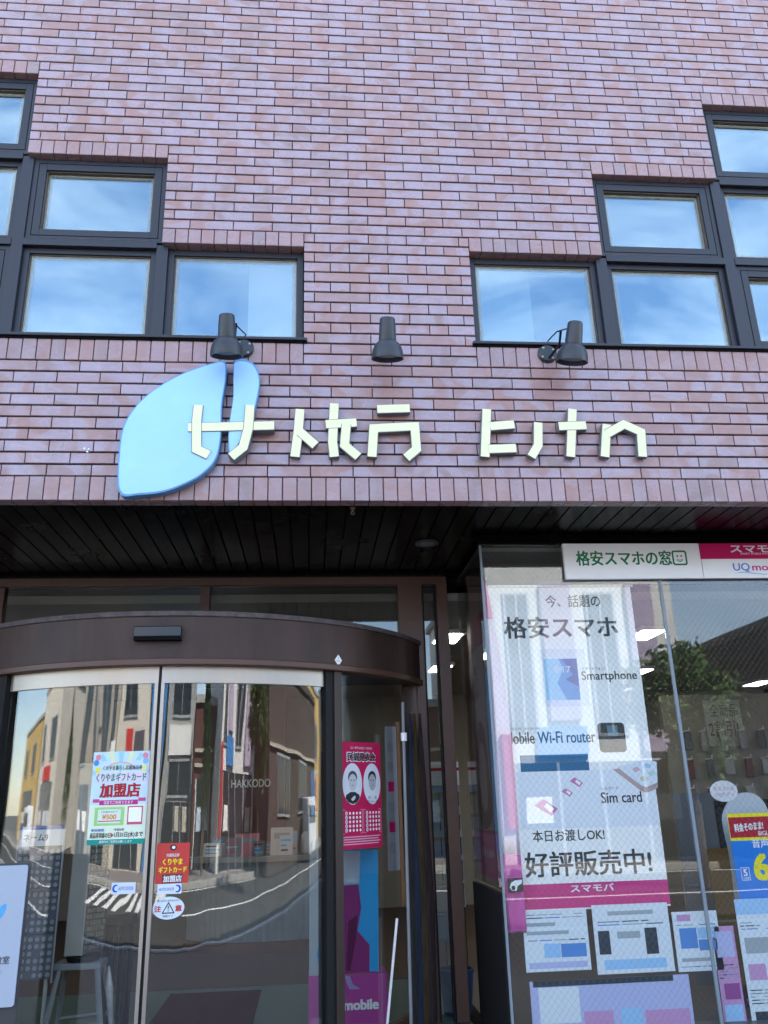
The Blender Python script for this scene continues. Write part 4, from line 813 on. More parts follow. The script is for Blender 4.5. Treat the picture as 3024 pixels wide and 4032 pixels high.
ring('price_frame', ink('frame_pale', (0.6, 0.7, 0.8)), bl, SB_, [(q0.x - 0.027, q0.z - 0.042), (q0.x + 0.027, q0.z - 0.042), (q0.x + 0.027, q0.z + 0.028), (q0.x - 0.027, q0.z + 0.028)], [(q0.x - 0.023, q0.z - 0.038), (q0.x + 0.023, q0.z - 0.038), (q0.x + 0.023, q0.z + 0.024), (q0.x - 0.023, q0.z + 0.024)], 0.001, 0.0005)
# posters low in the show window
lowY = 0.74; SL = plane_y(lowY)
INKS = {'w': ink('lw', (0.70, 0.76, 0.80)), 'b': ink('lb', (0.08, 0.25, 0.60)), 's': ink('ls', (0.32, 0.56, 0.82)), 'd': ink('ld', (0.02, 0.035, 0.045)), 'g': ink('lg', (0.35, 0.40, 0.42)), 'l': ink('ll', (0.45, 0.48, 0.72)), 'p': ink('lp', (0.55, 0.30, 0.52)), 'm': ink('lm', (0.30, 0.06, 0.26))}
I = INKS
def lowposter(label, x0, y0, x1, y1, m, blocks):
    u0, u1, v0, v1 = pxr(lowY, x0, y0, x1, y1); p = poster('leaflet_poster', label, 'poster', SL, u0, u1, v0, v1, m=m)
    rl = random.Random(label)
    for i in range(int((v1 - v0) / 0.016)):
        b = 0.06 + i * 0.016 / (v1 - v0)
        if b > 0.94: break
        if any(q[2] - 0.05 < b < q[4] + 0.05 for q in blocks): continue
        a = 0.06
        while a < 0.9:
            e_ = min(0.94, a + rl.uniform(0.08, 0.3))
            if rl.random() < 0.75: rect('fine_print', rl.choice((GRY, I['b'], I['g'], I['d'])), p, SL, u0 + (u1 - u0) * a, u0 + (u1 - u0) * e_, v1 - (v1 - v0) * b - 0.005, v1 - (v1 - v0) * b, 0.0004, 0.0004)
            a = e_ + 0.03
    for mm, a, b, c_, d in blocks: rect('print_block', mm, p, SL, u0 + (u1 - u0) * a, u0 + (u1 - u0) * c_, v1 - (v1 - v0) * d, v1 - (v1 - v0) * b, 0.0004, 0.0005)
lowposter('pale leaflet poster low in the show window, left of three', 1132, 1966, 1272, 2098, I['w'], [(I['s'], 0.3, 0.55, 0.55, 0.78), (I['b'], 0.56, 0.56, 0.95, 0.78), (I['g'], 0.05, 0.2, 0.5, 0.26), (I['g'], 0.05, 0.34, 0.7, 0.4), (I['l'], 0.05, 0.85, 0.95, 0.95)])
lowposter('pale leaflet poster with dark blocks low in the show window, middle of three', 1284, 1952, 1450, 2102, I['w'], [(I['d'], 0.05, 0.38, 0.2, 0.72), (I['d'], 0.66, 0.36, 0.82, 0.74), (I['g'], 0.3, 0.4, 0.6, 0.5), (I['s'], 0.1, 0.8, 0.9, 0.94), (I['g'], 0.2, 0.1, 0.8, 0.16)])
lowposter('pale blue leaflet poster with bright blue blocks low in the show window', 1458, 1968, 1556, 2098, I['w'], [(I['b'], 0.12, 0.28, 0.5, 0.62), (I['s'], 0.52, 0.28, 0.9, 0.46), (I['b'], 0.52, 0.48, 0.92, 0.66), (I['p'], 0.1, 0.05, 0.4, 0.16), (I['g'], 0.1, 0.78, 0.8, 0.84)])
lowposter('lavender portrait poster along the bottom of the show window', 1150, 2112, 1500, 2300, I['l'], [(I['w'], 0.05, 0.08, 0.3, 0.5), (I['d'], 0.02, 0.0, 0.9, 0.07), (I['p'], 0.32, 0.38, 0.5, 0.9), (I['s'], 0.55, 0.36, 0.68, 0.9), (I['p'], 0.7, 0.4, 0.98, 0.9)])
lowposter('pink and purple poster at the bottom right of the show window', 1552, 2000, 1600, 2230, I['p'], [(I['l'], 0.1, 0.05, 0.9, 0.3), (I['m'], 0.2, 0.55, 0.9, 0.7), (I['s'], 0.1, 0.75, 0.9, 0.9)])
lowposter('white poster with dark print in the bottom right corner of the show window', 1606, 1940, 1700, 2230, I['w'], [(I['s'], 0.0, 0.0, 1.0, 0.12), (I['g'], 0.1, 0.3, 0.9, 0.42), (I['p'], 0.1, 0.5, 0.5, 0.62), (I['d'], 0.1, 0.85, 0.5, 0.95)])

# ================================================================== print on the curved doors
RP = RD - 0.0505; SD = arc(CX, CY, RP)
def U(deg): return R(deg) * RP
gp = thing('gift_card_poster', (CX - 0.18, 0.5, 1.33), 'pastel gift card poster with big red characters on the left door leaf', 'poster')
u0, u1, v0, v1 = U(-11.5), U(-1.05), 1.327, 1.800
def gu(a): return u0 + (u1 - u0) * a
def gv(b): return v1 - (v1 - v0) * b
def GB(m, a0, b0, a1, b1, n=0.0006, p=None, nm='print_block'): return rect(nm, m, p or gp, SD, gu(a0), gu(a1), gv(b1), gv(b0), n, 0.0005, 6)
def GT(s, m, a0, b0, a1, b1, n=0.0022, bold=0.01, p=None): return text(s, m, p or gp, SD, gu(a0), gu(a1), gv(b1), gv(b0), n, bold)
rect('sheet', ink('pastel_sky', (0.56, 0.72, 0.82)), gp, SD, u0, u1, v0, v1, -0.0006, 0.0011, 8)
GB(ink('pastel_cream', (0.72, 0.80, 0.62)), 0, 0.58, 1, 0.945)
for i in range(9):
    a = -70 + i * 17.5; d = R(a); w_ = R(4.2); cx_, cy_ = gu(0.5), gv(0.36)
    pts = [(cx_, cy_)] + [(max(u0 + 0.001, min(u1 - 0.001, cx_ + 0.2 * math.sin(d + s * w_))), min(v1 - 0.001, cy_ + 0.19 * math.cos(d + s * w_))) for s in (-1, 1)]
    poly('sun_ray', ink('ray_yellow' if i % 2 else 'ray_blue', (0.74, 0.76, 0.45) if i % 2 else (0.34, 0.62, 0.80)), gp, SD, pts, 0.0008, 0.0003)
for k_, cc in enumerate(((0.55, 0.35, 0.62), (0.72, 0.62, 0.35), (0.40, 0.68, 0.62))):
    ro = 0.075 - k_ * 0.007; ri = ro - 0.007; aa = [R(20 + 140 * i / 14) for i in range(15)]
    ring('rainbow', ink('rainbow%d' % k_, cc), gp, SD, [(gu(0.5) + ro * math.cos(a) * 1.2, gv(0.29) + ro * math.sin(a)) for a in aa], [(gu(0.5) + ri * math.cos(a) * 1.2, gv(0.29) + ri * math.sin(a)) for a in aa], 0.0012, 0.0003) if False else poly('rainbow', ink('rainbow%d' % k_, cc), gp, SD, [(gu(0.5) + ro * math.cos(a) * 1.2, gv(0.24) + ro * math.sin(a) * 0.8) for a in aa] + [(gu(0.5) + ri * math.cos(a) * 1.2, gv(0.24) + ri * math.sin(a) * 0.8) for a in reversed(aa)], 0.0012, 0.0003)
for a, b, cc in ((0.09, 0.06, (0.75, 0.25, 0.28)), (0.06, 0.12, (0.06, 0.28, 0.70)), (0.10, 0.20, (0.80, 0.72, 0.10)), (0.92, 0.05, (0.75, 0.25, 0.32)), (0.93, 0.11, (0.25, 0.45, 0.75)), (0.91, 0.19, (0.80, 0.76, 0.25))):
    ell('balloon', ink('balloon%d%d' % (int(a * 100), int(b * 100)), cc), gp, SD, gu(a), gv(b), 0.015, 0.016, 0.0012, 0.0004, 16)
GT('くりやま暮らし応援商品券', BLK, 0.19, 0.155, 0.88, 0.205); GB(ink('outline_pink', (0.80, 0.62, 0.70)), 0.07, 0.23, 0.97, 0.335, 0.0010); GT('くりやまギフトカード', TEAL, 0.08, 0.235, 0.96, 0.33, bold=0.03)
GT('加盟店', ink('gift_red', (0.40, 0.02, 0.025)), 0.16, 0.345, 0.87, 0.505, bold=0.04)
GB(ink('ribbon', (0.50, 0.03, 0.22)), 0.17, 0.53, 0.84, 0.582, 0.0014); GB(ink('ribbon_end', (0.60, 0.08, 0.20)), 0.05, 0.515, 0.165, 0.553, 0.0011); GB(ink('ribbon_end', (0.60, 0.08, 0.20)), 0.845, 0.51, 0.97, 0.548, 0.0011); GT('当店でご利用できます', WHT, 0.25, 0.537, 0.76, 0.574, 0.0024)
GB(ink('ticket_green', (0.35, 0.62, 0.20)), 0.10, 0.605, 0.62, 0.80, 0.0012); GB(ink('ticket_pale', (0.68, 0.76, 0.66)), 0.16, 0.63, 0.56, 0.775, 0.0018); GT('¥500', ink('ticket_orange', (0.75, 0.28, 0.04)), 0.24, 0.68, 0.49, 0.735, 0.0030, 0.03); GT('くりやまギフトカード', BLK, 0.22, 0.645, 0.5, 0.665, 0.0030); GB(RED, 0.17, 0.748, 0.57, 0.757, 0.0024)
GB(ink('frame_rose', (0.55, 0.10, 0.16)), 0.675, 0.60, 0.935, 0.795, 0.0012); GB(PAPER, 0.695, 0.613, 0.915, 0.768, 0.0018)
GT('使用期間', BLU, 0.06, 0.832, 0.29, 0.862, 0.0024); GT('令和6年', BLK, 0.46, 0.830, 0.64, 0.860, 0.0024); GT('商品券到着の日', BLK, 0.05, 0.872, 0.41, 0.932, 0.0024, 0.012); poly('arrow_print', RED, gp, SD, [(gu(0.42), gv(0.875)), (gu(0.46), gv(0.902)), (gu(0.42), gv(0.93))], 0.0016, 0.0004)
GT('1月31日(水)まで', BLK, 0.475, 0.868, 0.96, 0.934, 0.0024, 0.02); GB(TEAL, 0, 0.945, 1, 1.0, 0.0012); GT('期間内のご使用をお願いします', WHT, 0.22, 0.955, 0.78, 0.985, 0.0024)
SD_IN = SD; RPI = RP; RP = RD - 0.0505; SD = arc(CX, CY, RP)
rs = thing('red_gift_sticker', (CX + 0.1, 0.5, 1.13), 'red square sticker with yellow characters on the right door leaf', 'sticker')
u0, u1, v0, v1 = U(1.15), U(6.85), 1.128, 1.325
rect('sheet', ink('sticker_red', (0.55, 0.055, 0.045)), rs, SD, u0, u1, v0, v1, -0.0006, 0.0011, 4)
ell('logo_disc', BLK, rs, SD, gu(0.5), gv(0.11), 0.017, 0.014, 0.0006, 0.0005); ell('logo_mark', WHT, rs, SD, gu(0.51), gv(0.11), 0.009, 0.008, 0.0014, 0.0004)
GT('共通商品券', WHT, 0.30, 0.26, 0.70, 0.345, p=rs); GT('くりやま', YEL, 0.20, 0.385, 0.80, 0.545, bold=0.03, p=rs); GT('ギフトカード', YEL, 0.08, 0.58, 0.94, 0.74, bold=0.03, p=rs); GB(ink('sticker_brown', (0.16, 0.05, 0.04)), 0.2, 0.77, 0.82, 0.985, 0.0006, rs); GT('加盟店', WHT, 0.24, 0.80, 0.80, 0.965, bold=0.03, p=rs)
for lab, a0, a1, z0, z1, mir in (('white automatic door sticker on the left door leaf', -6.35, -2.15, 1.086, 1.141, False), ('white automatic door sticker under the red sticker on the right leaf', 1.6, 5.75, 1.078, 1.127, True)):
    as_ = thing('auto_door_sticker', (CX, 0.5, z0), lab, 'sticker', 'automatic door stickers')
    u0, u1, v0, v1 = U(a0), U(a1), z0, z1
    rect('sheet', ink('sticker_white', (0.66, 0.72, 0.80)), as_, SD, u0, u1, v0, v1, -0.0006, 0.0011, 3)
    cu = gu(0.84) if mir else gu(0.17); cv = gv(0.5); aa = [R((-120 if mir else 60) + 240 * i / 14) for i in range(15)]
    poly('c_mark', BLU, as_, SD, [(cu + 0.017 * math.cos(a), cv + 0.019 * math.sin(a)) for a in aa] + [(cu + (0.004 if not mir else -0.004) + 0.011 * math.cos(a), cv + 0.012 * math.sin(a)) for a in reversed(aa)], 0.0008, 0.0004)
    text('AUTO DOOR', BLU, as_, SD, gu(0.08) if mir else gu(0.29), gu(0.70) if mir else gu(0.92), gv(0.66), gv(0.36), 0.0016, 0.0)
ov = thing('caution_sticker', (CX + 0.1, 0.5, 0.96), 'white oval caution sticker with a black triangle on the right door leaf', 'sticker')
u0, u1, v0, v1 = U(0.95), U(6.4), 0.958, 1.066; cu, cv = (u0 + u1) / 2, (v0 + v1) / 2
ell('sheet', ink('oval_white', (0.66, 0.74, 0.78)), ov, SD, cu, cv, (u1 - u0) / 2, (v1 - v0) / 2, -0.0004, 0.001, 32)
ring('triangle_print', BLK, ov, SD, [(cu - 0.033, cv - 0.026), (cu + 0.033, cv - 0.026), (cu, cv + 0.030)], [(cu - 0.025, cv - 0.021), (cu + 0.025, cv - 0.021), (cu, cv + 0.021)], 0.0012, 0.0004)
text('!', BLK, ov, SD, cu - 0.003, cu + 0.003, cv - 0.017, cv + 0.013, 0.002, 0.05); text('注', RED, ov, SD, gu(0.07), gu(0.28), cv - 0.018, cv + 0.013, 0.002, 0.03); text('意', RED, ov, SD, gu(0.71), gu(0.92), cv - 0.018, cv + 0.013, 0.002, 0.03)
text('自動ドア', BLK, ov, SD, cu - 0.026, cu + 0.026, v0 + 0.011, v0 + 0.022, 0.002, 0.0); text('駆け込まない★立ち止らない', BLK, ov, SD, gu(0.14), gu(0.86), v1 - 0.024, v1 - 0.013, 0.002, 0.0)
SD = SD_IN; RP = RPI
# concert poster on the fixed curved pane
mp_ = thing('concert_poster', (0.33, 0.95, 1.26), 'crimson folk song concert poster with two oval portraits inside the curved side glass', 'poster')
u0, u1, v0, v1 = U(36.9), U(48.6), 1.245, 1.848
CR = ink('crimson', (0.50, 0.008, 0.075)); rect('sheet', CR, mp_, SD, u0, u1, v0, v1, -0.0006, 0.0011, 8)
def MT(s, m, *q, bold=0.0): return GT(s, m, *q, p=mp_, bold=bold)
MT('石川一男門人会 設立三十周年記念', WHT, 0.22, 0.045, 0.76, 0.068); MT('民謡発表会', ink('title_white', (0.75, 0.75, 0.75)), 0.12, 0.09, 0.86, 0.195, bold=0.03); GT('民謡発表会', BLK, 0.135, 0.10, 0.845, 0.185, p=mp_, n=0.0034, bold=0.03)
for a, hair, cl, spec_ in ((0.26, 0.07, 0.03, 0), (0.75, 0.02, 0.7, 1)):
    cu, cv = gu(a), gv(0.40); q_ = (v1 - v0)
    ell('portrait_oval', ink('oval_pale', (0.66, 0.68, 0.70)), mp_, SD, cu, cv, 0.079, 0.118, 0.0008, 0.0004, 32)
    poly('portrait_coat', ink('coat%d' % spec_, (cl, cl, cl)), mp_, SD, [(cu - 0.058, cv - 0.078), (cu - 0.052, cv - 0.062), (cu - 0.018, cv - 0.046), (cu + 0.018, cv - 0.046), (cu + 0.052, cv - 0.062), (cu + 0.058, cv - 0.078), (cu + 0.04, cv - 0.1), (cu, cv - 0.115), (cu - 0.04, cv - 0.1)], 0.0014, 0.0003)
    ell('portrait_hair', ink('hair%d' % spec_, (hair, hair, hair)), mp_, SD, cu, cv + 0.036, 0.037, 0.038, 0.0018, 0.0003, 24); ell('portrait_face', ink('face_grey%d' % spec_, (0.52, 0.52, 0.52) if not spec_ else (0.40, 0.40, 0.40)), mp_, SD, cu, cv + 0.008, 0.033, 0.048, 0.0022, 0.0003, 24)
    for s in (-1, 1): ell('portrait_eye', BLK, mp_, SD, cu + s * 0.012, cv + 0.020, 0.006, 0.0028, 0.0026, 0.0003, 12)
    ell('portrait_mouth', GRY, mp_, SD, cu, cv - 0.010, 0.010, 0.003, 0.0026, 0.0003, 12)
MT('特別ゲスト', BLK, 0.10, 0.515, 0.40, 0.548); MT('彩　青', BLK, 0.14, 0.562, 0.37, 0.592); MT('会　主', BLK, 0.63, 0.515, 0.87, 0.545); MT('石川一男', BLK, 0.61, 0.555, 0.90, 0.59)
for a0, a1 in ((0.02, 0.485), (0.51, 0.97)):
    ring('list_frame', ink('frame_rosy', (0.70, 0.45, 0.50)), mp_, SD, [(gu(a0), gv(0.86)), (gu(a1), gv(0.86)), (gu(a1), gv(0.64)), (gu(a0), gv(0.64))], [(gu(a0) + 0.002, gv(0.86) + 0.002), (gu(a1) - 0.002, gv(0.86) + 0.002), (gu(a1) - 0.002, gv(0.64) - 0.002), (gu(a0) + 0.002, gv(0.64) - 0.002)], 0.0008, 0.0004)
    for i in range(5):
        b = 0.66 + i * 0.039; ell('list_portrait', WHT, mp_, SD, gu(a0 + 0.09), gv(b + 0.014), 0.009, 0.011, 0.0008, 0.0004, 12); ell('list_face', GRY, mp_, SD, gu(a0 + 0.09), gv(b + 0.014), 0.005, 0.007, 0.0014, 0.0003, 10)
        for j in range(4): ell('list_mark', WHT, mp_, SD, gu(a0 + 0.17 + j * 0.08), gv(b + 0.014), 0.0075, 0.008, 0.0008, 0.0004, 8)
for i in range(4): GB(ink('fine_print', (0.66, 0.36, 0.44)), 0.04, 0.885 + i * 0.022, 0.94 - 0.05 * (i % 2), 0.895 + i * 0.022, 0.0008, mp_)

# ================================================================== inside the shop
FL = 0.2
struct(box('shop_floor', mat('wood_floor', (0.075, 0.05, 0.034), 0.5, 0, 0.5, 0.35, 4, stretch=(3, 0.4, 1)), None, WX0, WX1, 3.0, 10.8, -0.3, FL))
struct(box('shop_floor', mat('window_floor', (0.10, 0.085, 0.07), 0.6), None, 1.09, WX1, 0.80, 3.0, -0.3, FL))
struct(box('shop_ceiling', mat('ceiling_board', (0.40, 0.39, 0.36), 0.9, 0, 0.2, 0.05), None, WX0, WX1, 1.75, 10.8, 2.90, 2.96))
struct(box('shop_ceiling', mat('window_ceiling', (0.16, 0.155, 0.14), 0.9, 0, 0.2, 0.05), None, 1.075, WX1, 0.745, 1.61, 2.985, 3.03))
struct(box('shop_back_wall', mat('shop_wall', (0.34, 0.31, 0.26), 0.9, 0, 0.2, 0.05), None, WX0, WX1, 7.6, 7.7, FL, 2.9))
LITE = emit('ceiling_light_diffuser', (1.0, 0.97, 0.90), 5.0)
for i, (x_, y_, lab) in enumerate(((1.22, 3.05, 'lit square ceiling light seen through the narrow strip pane'), (1.42, 4.85, 'lit ceiling light low in the narrow strip pane'), (3.02, 3.0, 'lit ceiling light right of the banner top'), (3.85, 5.35, 'lit ceiling light beside the reflected tree'), (-1.4, 4.2, 'added ceiling light brightening the shop counter'), (6.0, 6.6, 'lit ceiling light at the far right of the shop'), (0.3, 4.0, 'added ceiling light brightening the right end of the counter'), (-2.6, 2.9, 'lit ceiling light behind the left transom pane'))):  # the two over the counter are added to brighten it
    t = thing('ceiling_light', (x_, y_, 2.88), lab, 'light', 'ceiling lights in the shop')
    MB().box(x_ - 0.12, x_ + 0.12, y_ - 0.24, y_ + 0.24, 2.862, 2.899).build('housing', WHITE, t); box('diffuser', LITE, t, x_ - 0.10, x_ + 0.10, y_ - 0.22, y_ + 0.22, 2.855, 2.8615)
mt = thing('door_mat', (-0.6, 1.9, FL), 'dark maroon mat on the floor inside the doors', 'mat')
MB().box(-1.02, -0.36, 0.9, 2.78, FL + 0.001, FL + 0.012).build('pile', mat('maroon_mat', (0.05, 0.006, 0.012), 0.95, 0, 0.1, 0.3, 40), mt, bevel=0.004)
# counter
ct_ = thing('service_counter', (-0.4, 4.4, FL), 'curved grey ribbed service counter with a wooden foot inside the shop', 'counter')
cc = Vector((-0.45, 5.0)); k = 64
def cpt(a, r_): return (cc.x + r_ * 0.95 * math.sin(a), cc.y - r_ * 0.62 * math.cos(a))
mb = MB(); vs = []; fs = []
for i in range(k + 1):
    a = R(-85 + 170 * i / k); r_ = 0.80 + (0.008 if i % 2 else 0)
    for z in (FL + 0.09, 0.98): vs.append((*cpt(a, r_), z))
for i in range(k): fs.append((2 * i, 2 * i + 2, 2 * i + 3, 2 * i + 1))
o = mb.add(vs, fs).build('ribbed_front', mat('counter_grey', (0.22, 0.25, 0.26), 0.6), ct_); s_ = o.modifiers.new('t', 'SOLIDIFY'); s_.thickness = 0.02; s_.offset = -1
top = [cpt(R(-88 + 176 * i / 40), 0.86) for i in range(41)]
MB().prism(top, lambda u, v, n: (u, v, n), 0.985, 1.03).build('top', mat('counter_top', (0.30, 0.30, 0.28), 0.4), ct_); MB().prism([cpt(R(-88 + 176 * i / 40), 0.83) for i in range(41)], lambda u, v, n: (u, v, n), FL, FL + 0.085).build('wooden_foot', mat('foot_wood', (0.16, 0.075, 0.035), 0.5), ct_)
for i, (x_, y_, w_, h_, cl, lab) in enumerate(((-0.28, 4.60, 0.22, 0.27, (0.45, 0.42, 0.40), 'grey white leaflet stand on the counter, middle of three'), (0.02, 4.62, 0.18, 0.22, (0.25, 0.22, 0.22), 'dark leaflet stand on the counter, right of three'), (-0.62, 4.62, 0.24, 0.22, (0.42, 0.16, 0.20), 'pink leaflet stand on the counter, left of three'))):
    t = thing('leaflet_stand', (x_, y_, 1.03), lab, 'leaflet stand', 'leaflet stands on the counter'); S_ = surf((x_, y_, 1.032), (1, 0, 0), (0, 0.35, 1))
    rect('sheet', mat('leaflet%d' % i, cl, 0.5), t, S_, -w_ / 2, w_ / 2, 0, h_, 0, 0.004); rect('print_block', GRY, t, S_, -w_ * 0.35, w_ * 0.35, h_ * 0.6, h_ * 0.8, 0.0045, 0.0006); rect('foot', WHITE, t, surf((x_, y_, 1.032), (1, 0, 0), (0, 1, 0)), -w_ / 2, w_ / 2, 0, 0.12, 0, 0.003)
rc = random.Random(11)
for i in range(12):
    an_ = R(-62 + i * 11.5); x_, y_ = cpt(an_, 0.70 if i % 2 else 0.56); w_, h_ = rc.uniform(0.11, 0.2), rc.uniform(0.12, 0.24)
    t = thing('counter_card', (x_, y_, 1.03), ('small propped card on the counter, number %s from the left' % ['one', 'two', 'three', 'four', 'five', 'six', 'seven', 'eight', 'nine', 'ten', 'eleven', 'twelve'][i]), 'card', 'cards on the counter')
    S_ = surf((x_, y_, 1.034), (1, rc.uniform(-0.2, 0.2), 0), (0, 0.3, 1)); cl_ = rc.choice(((0.55, 0.54, 0.52), (0.45, 0.46, 0.5), (0.5, 0.25, 0.28), (0.12, 0.12, 0.13), (0.2, 0.32, 0.4), (0.5, 0.42, 0.3)))
    rect('sheet', mat('card_%d%d' % (int(cl_[0] * 100), int(cl_[2] * 100)), cl_, 0.5), t, S_, -w_ / 2, w_ / 2, 0, h_, 0, 0.003)
    for j in range(3): rect('print_block', rc.choice((GRY, BLK, RED, CYN)), t, S_, -w_ * 0.38, w_ * rc.uniform(0.0, 0.38), h_ * (0.2 + j * 0.25), h_ * (0.3 + j * 0.25), 0.0034, 0.0006)
    rect('foot', GRY, t, surf((x_, y_, 1.031), (1, 0, 0), (0, 1, 0)), -w_ / 3, w_ / 3, 0, 0.09, 0, 0.002)
# brown column with white name
cl = thing('brown_column', (-0.6, 5.9, FL), 'dark red brown column board with white capital letters behind the counter', 'column')
MB().box(-1.0, -0.28, 5.75, 6.1, FL, 2.89).build('body', mat('column_brown', (0.11, 0.035, 0.03), 0.5), cl, bevel=0.01)
q = at(542, 1692, Y=5.745); text('HAKKODO', WHT, cl, plane_y(5.745), q.x - 0.22, q.x + 0.22, q.z - 0.045, q.z + 0.045, 0.001, 0.012)
# left hand racks
nr = thing('stamp_rack', (-1.62, 1.25, FL), 'grey name stamp rack with round stamp ends and a white header card', 'rack')
GP = mat('rack_grey', (0.11, 0.125, 0.15), 0.45)
S_ = surf((-1.60, 1.22, 0.60), (1, 0.10, 0)); 
for i in range(3):
    z0 = 0.002 + i * 0.235; rect('panel', GP, nr, S_, -0.125, 0.125, z0, z0 + 0.228, 0, 0.01)
    mb = MB()
    for r_ in range(6):
        for c_ in range(7):
            if (r_ * 7 + c_ + i * 5) % 11 == 3: continue
            pts = [(-0.108 + c_ * 0.036 + 0.0125 * math.cos(a), z0 + 0.022 + r_ * 0.037 + 0.0125 * math.sin(a)) for a in [j * math.pi / 4 for j in range(8)]]
            mb.prism(pts, S_, 0.0102, 0.022)
    o = mb.build('stamp_caps', mat('stamp_cap', (0.30, 0.32, 0.33), 0.35), nr); o['kind'] = 'stuff'
rect('header_card', PAPER, nr, S_, -0.13, 0.13, 0.708, 0.80, 0.002, 0.004); text('ネーム9', BLK, nr, S_, -0.10, 0.04, 0.735, 0.778, 0.0068, 0.02); rect('header_band', BLU, nr, S_, -0.13, 0.13, 0.80, 0.82, 0.002, 0.005)
for sx in (-0.132, 0.128): rect('side_rail', ALUD, nr, S_, sx, sx + 0.008, -0.02, 0.80, -0.004, 0.016)
for sx in (-0.1, 0.1): MB().tube([S_(sx, 0.0, -0.02), S_(sx, -0.395, -0.02)], 0.012, 8).build('leg', ALUD, nr)
dt = thing('display_tower', (-1.38, 1.35, FL), 'tall display tower with a cream side panel and rows of small stamps', 'display tower')
MB().hexa([(-1.43, 1.30, 0.70), (-1.325, 1.30, 0.70), (-1.325, 1.42, 0.70), (-1.43, 1.42, 0.70)], [(-1.43, 1.30, 1.78), (-1.325, 1.30, 1.78), (-1.325, 1.42, 1.78), (-1.43, 1.42, 1.78)]).build('cream_panel', mat('tower_cream', (0.42, 0.41, 0.36), 0.5), dt, bevel=0.004)
MB().hexa([(-1.324, 1.303, 0.72), (-1.225, 1.40, 0.72), (-1.26, 1.46, 0.72), (-1.324, 1.42, 0.72)], [(-1.324, 1.303, 1.76), (-1.225, 1.40, 1.76), (-1.26, 1.46, 1.76), (-1.324, 1.42, 1.76)]).build('stamp_face', mat('tower_dark', (0.05, 0.05, 0.045), 0.4), dt)
mb = MB(); S_ = surf((-1.320, 1.301, 0.74), (0.1, 0.097, 0))
for r_ in range(30):
    for c_ in range(6): mb.prism([(0.010 + c_ * 0.02 - 0.007, r_ * 0.033 - 0.011), (0.010 + c_ * 0.02 + 0.007, r_ * 0.033 - 0.011), (0.010 + c_ * 0.02 + 0.007, r_ * 0.033 + 0.011), (0.010 + c_ * 0.02 - 0.007, r_ * 0.033 + 0.011)], S_, 0.001, 0.005 + 0.004 * ((r_ * 5 + c_ * 3) % 4))
o = mb.build('small_stamps', mat('stamp_olive', (0.20, 0.19, 0.14), 0.4, 0, 0.5, 0.5, 60), dt); o['kind'] = 'stuff'
MB().lathe([(0.09, 0), (0.10, 0.02), (0.10, 0.03)], (-1.335, 1.38, 0.665), (0, 0, 1), 16).build('turntable', RUBBER, dt)
ts = thing('trestle_stand', (-1.33, 1.36, FL), 'light grey metal trestle stand carrying the display tower', 'stand')
TG = mat('trestle_grey', (0.26, 0.29, 0.29), 0.45)
MB().box(-1.48, -1.21, 1.28, 1.46, 0.63, 0.664).build('top_bar', TG, ts, bevel=0.004)
for a, b in (((-1.45, 1.29), (-1.50, 1.20)), ((-1.23, 1.29), (-1.15, 1.20)), ((-1.45, 1.45), (-1.50, 1.54)), ((-1.23, 1.45), (-1.15, 1.54))): MB().tube([(a[0], a[1], 0.63), (b[0], b[1], FL)], 0.016, 4).build('leg', TG, ts)
MB().tube([(-1.48, 1.23, 0.34), (-1.17, 1.23, 0.36)], 0.012, 4).build('brace', TG, ts); MB().tube([(-1.48, 1.51, 0.34), (-1.17, 1.51, 0.36)], 0.012, 4).build('brace', TG, ts)
us = thing('umbrella_stand', (-1.17, 1.5, FL), 'black slatted umbrella stand beside the display tower', 'umbrella stand')
for i in range(8):
    a = i * math.pi / 4; MB().tube([(-1.17 + 0.075 * math.cos(a), 1.55 + 0.075 * math.sin(a), FL + 0.03), (-1.17 + 0.08 * math.cos(a), 1.55 + 0.08 * math.sin(a), 0.88)], 0.013, 6).build('slat', RUBBER, us)
MB().lathe([(0.095, 0), (0.10, 0.01), (0.10, 0.05), (0.07, 0.05), (0.07, 0.0)], (-1.17, 1.55, 0.83), (0, 0, 1), 20, False).build('rim', RUBBER, us); MB().lathe([(0.12, 0), (0.12, 0.03), (0.09, 0.045)], (-1.17, 1.55, FL), (0, 0, 1), 20).build('base', RUBBER, us)
tag(MB().tube([(-1.20, 1.45, 0.62), (-1.185, 1.44, 0.5), (-1.15, 1.42, 0.24)], [0.006, 0.024, 0.008], 8).build('umbrella', mat('clear_plastic', (0.5, 0.5, 0.48), 0.15, 0, 0.8, 0.3, 30), None), 'folded pale plastic umbrella leaning on the black umbrella stand', 'umbrella')
ms = thing('music_board', (-1.5, 0.30, 0.0), 'white music school board with a blue sprout on a pole at the left edge', 'sign')
S_ = surf((-1.530, 0.28, 0.032), (1, 0.06, 0))
poly('board', ink('board_white', (0.40, 0.45, 0.52)), ms, S_, rr(-0.30, 0.155, 0.615, 1.225, 0.012), 0, 0.012); poly('back', mat('board_dark', (0.045, 0.045, 0.048), 0.5), ms, S_, rr(-0.31, 0.166, 0.10, 1.235, 0.012), -0.01, 0.009)
LBL = ink('sprout_blue', (0.10, 0.38, 0.70))
poly('sprout_print', LBL, ms, S_, smoothpts([(0.01, 0.98), (0.025, 1.02), (0.065, 1.055), (0.075, 1.04), (0.06, 1.0), (0.03, 0.975)], 4), 0.0125, 0.0006); poly('sprout_print', LBL, ms, S_, smoothpts([(-0.0, 0.98), (-0.015, 1.02), (-0.055, 1.055), (-0.065, 1.04), (-0.05, 1.0), (-0.02, 0.975)], 4), 0.0125, 0.0006); rect('sprout_print', LBL, ms, S_, 0.0, 0.009, 0.87, 0.975, 0.0125, 0.0006)
